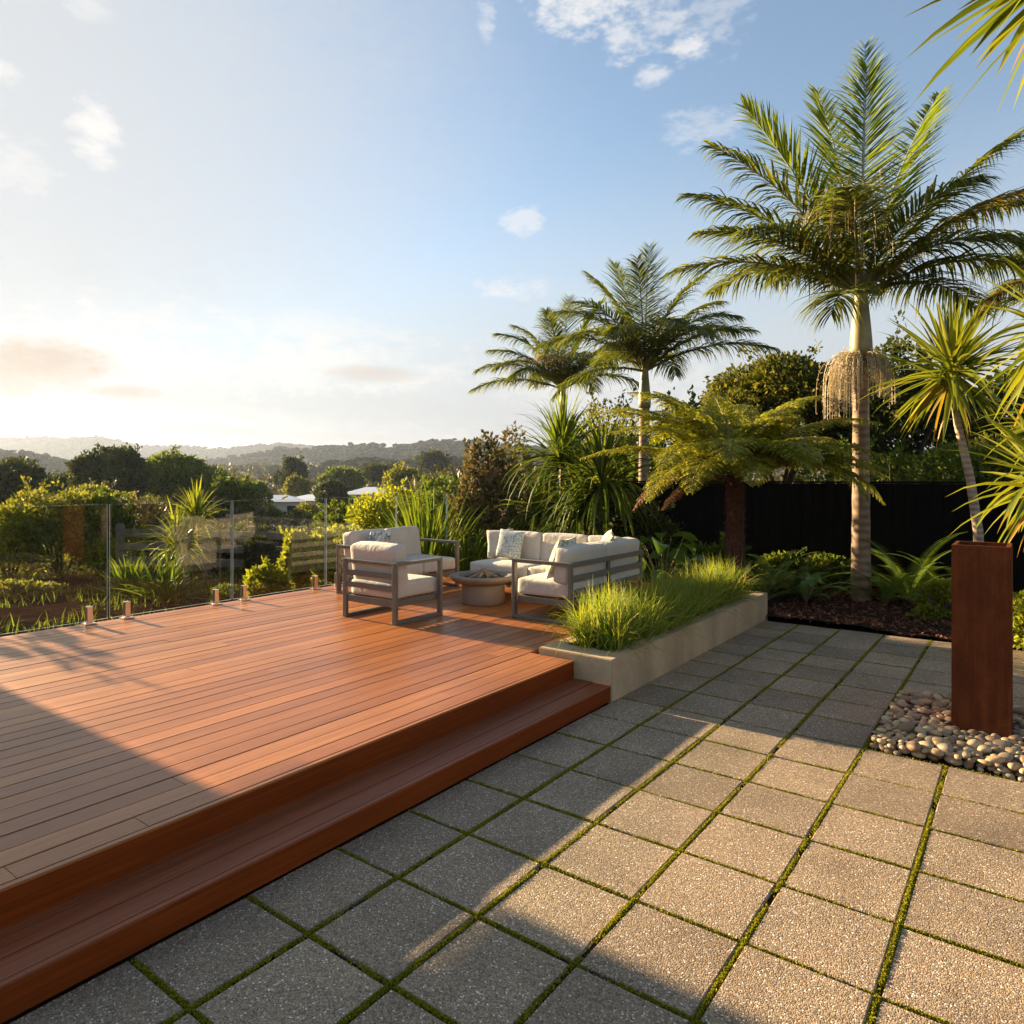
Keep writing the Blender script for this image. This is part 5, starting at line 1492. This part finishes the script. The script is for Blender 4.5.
vt('low green tree left of the white houses, beyond the clipped round tree', 255, 70, 30, 484, 506, MIDLEAF, 313, 4000)
vt('sunlit lime tree at the foot of the spiky topped dark tree', 92, 30, 62, 490, 520, OLIVE, 314, 7000)
vt('wide olive tree filling the slope behind the tall flax', 450, 40, 80, 478, 530, MIDLEAF, 315, 9000)
def house(label, px, Y, w, d, ytop, yeave, rot, seed):
    x, y = gz(px, Y); s = Y / F
    zt, ze = EYE - (ytop - HY) * s, EYE - (yeave - HY) * s; zb = min(float(terr(x, y)), ze - 2.2) - .3
    t = empty('white_house', (x, y, zb), label, 'house', YAW + R(rot), 'white houses down the slope')
    mb = MB(); mb.box((-w / 2, -d / 2, 0), (w / 2, d / 2, ze - zb)); mb.build('wall', M['house'], t)
    mb = MB(); e = .45; z0 = ze - zb + .004
    V = [(-w / 2 - e, -d / 2 - e, z0), (w / 2 + e, -d / 2 - e, z0), (w / 2 + e, d / 2 + e, z0), (-w / 2 - e, d / 2 + e, z0), (-w / 2 + d * .4, 0, zt - zb), (w / 2 - d * .4, 0, zt - zb)]
    mb.add(V, [(3, 2, 1, 0), (0, 1, 5, 4), (1, 2, 5), (2, 3, 4, 5), (3, 0, 4)]); mb.build('roof', M['roofw'], t)
    for k in range(3):
        mb = MB(); xx = -w / 2 + w * (k + .5) / 3; mb.box((xx - .5, -d / 2 - .03, z0 - 1.5), (xx + .5, -d / 2 - .002, z0 - .5)); mb.build('window', M['window'], t)
    return t
house('white house with a pale hipped roof, leftmost of the three below the pine', 276, 88, 7.0, 5.5, 495, 501, 8, 1)
house('white house with a pale roof, the middle of three, half behind a dark tree', 311, 90, 5.0, 5, 494.5, 500, -12, 2)
house('white house with a pale roof, rightmost of the three, above the weeping yellow shrub', 371, 84, 5.2, 5, 487, 494, -10, 3)
bsh('hedge_shrub', 'low hedge growing in front of the leftmost white house', 262, 72, 2.2, topz(507, 72), MIDLEAF, 20, 2600, .36, 401, 1.6)
bsh('hedge_shrub', 'low hedge growing in front of the middle white house', 303, 70, 2.6, topz(507.5, 70), OLIVE, 22, 3000, .36, 402, 1.6)
bsh('hedge_shrub', 'leafy hedge growing in front of the rightmost white house', 372, 66, 3.0, topz(500, 66), MIDLEAF, 22, 3400, .34, 403, 1.6)
def wood():
    """wooded valley floor and slopes that read as one mass"""
    r = np.random.default_rng(77); parts = []
    n = 0
    while n < 1500:
        Y = math.exp(r.uniform(math.log(60), math.log(560)))
        px = r.uniform(-420, 900) if r.random() < .45 else r.uniform(180, 560)
        if Y < 130 and 236 < px < 415: continue
        x, y = gz(px, Y)
        z = float(terr(x, y))
        if Y > 290: z += max(0, (Y - 290) / 130) * 6
        k = np.clip(Y / 120, .8, 2.4)
        rx = r.uniform(1.8, 4.2) * (.6 + .3 * k); rz = rx * r.uniform(.7, 1.15)
        ztop = EYE + (14 if px < 0 else (4 if Y < 250 else 12)) / F * Y
        if z + rz * 1.9 > ztop: rz = max(.8, (ztop - z) / 1.9)
        V, Fc = crown(rx, rx, rz, 9, int(300 / (.55 + .45 * k)), .0058 * Y * r.uniform(.8, 1.2) + .16, 0, -.5, .5, int(r.integers(1e9)))
        parts.append((V + np.array([x, y, z + rz * .85]), Fc)); n += 1
    V, Fc = join(parts)
    tag(mesh('valley_wood', V, Fc, FOREST), kind='stuff')
wood()
def hill_trees():
    """tree canopy that covers the hill ridges"""
    bm = bmesh.new(); bmesh.ops.create_icosphere(bm, subdivisions=1, radius=1); bm.verts.ensure_lookup_table()
    bv = np.array([v.co[:] for v in bm.verts]); bf = np.array([[v.index for v in f.verts] for f in bm.faces]); bm.free()
    r = np.random.default_rng(5); VV, FF, n = [], [], 0
    for nm, size, cnt in (('far_hills', 5.0, 9000), ('near_hills', 4.0, 12000), ('valley_rise', 2.8, 10000)):
        me = bpy.data.objects[nm].data
        co = np.zeros(len(me.vertices) * 3, np.float32); me.vertices.foreach_get('co', co); co = co.reshape(-1, 3)
        c, s_ = math.cos(YAW), math.sin(YAW)
        X = co[:, 0] * c + co[:, 1] * s_; Y = -co[:, 0] * s_ + co[:, 1] * c
        px = HX + F * X / Y
        ok = np.where((px > -350) & (px < 1000) & (co[:, 2] > -6))[0]
        # fewer trees where paddocks open up
        ok = ok[vnoise(co[ok, 0], co[ok, 1], size * 16, 3) > -.26]
        idx = r.choice(ok, cnt)
        for i in idx:
            sc = size * r.uniform(.5, 1.15)
            V = bv * (1 + r.normal(0, .16, (len(bv), 1))) * np.array([sc * r.uniform(.8, 1.5), sc * r.uniform(.8, 1.5), sc * r.uniform(.4, .8)])
            p = co[i] + np.array([r.normal(0, size * 1.2), r.normal(0, size * 1.2), sc * .2])
            VV.append(V + p); FF.append(bf + n); n += len(bv)
    tag(mesh('hill_woods', np.concatenate(VV), np.concatenate(FF), M['canopy']), kind='stuff')
hill_trees()
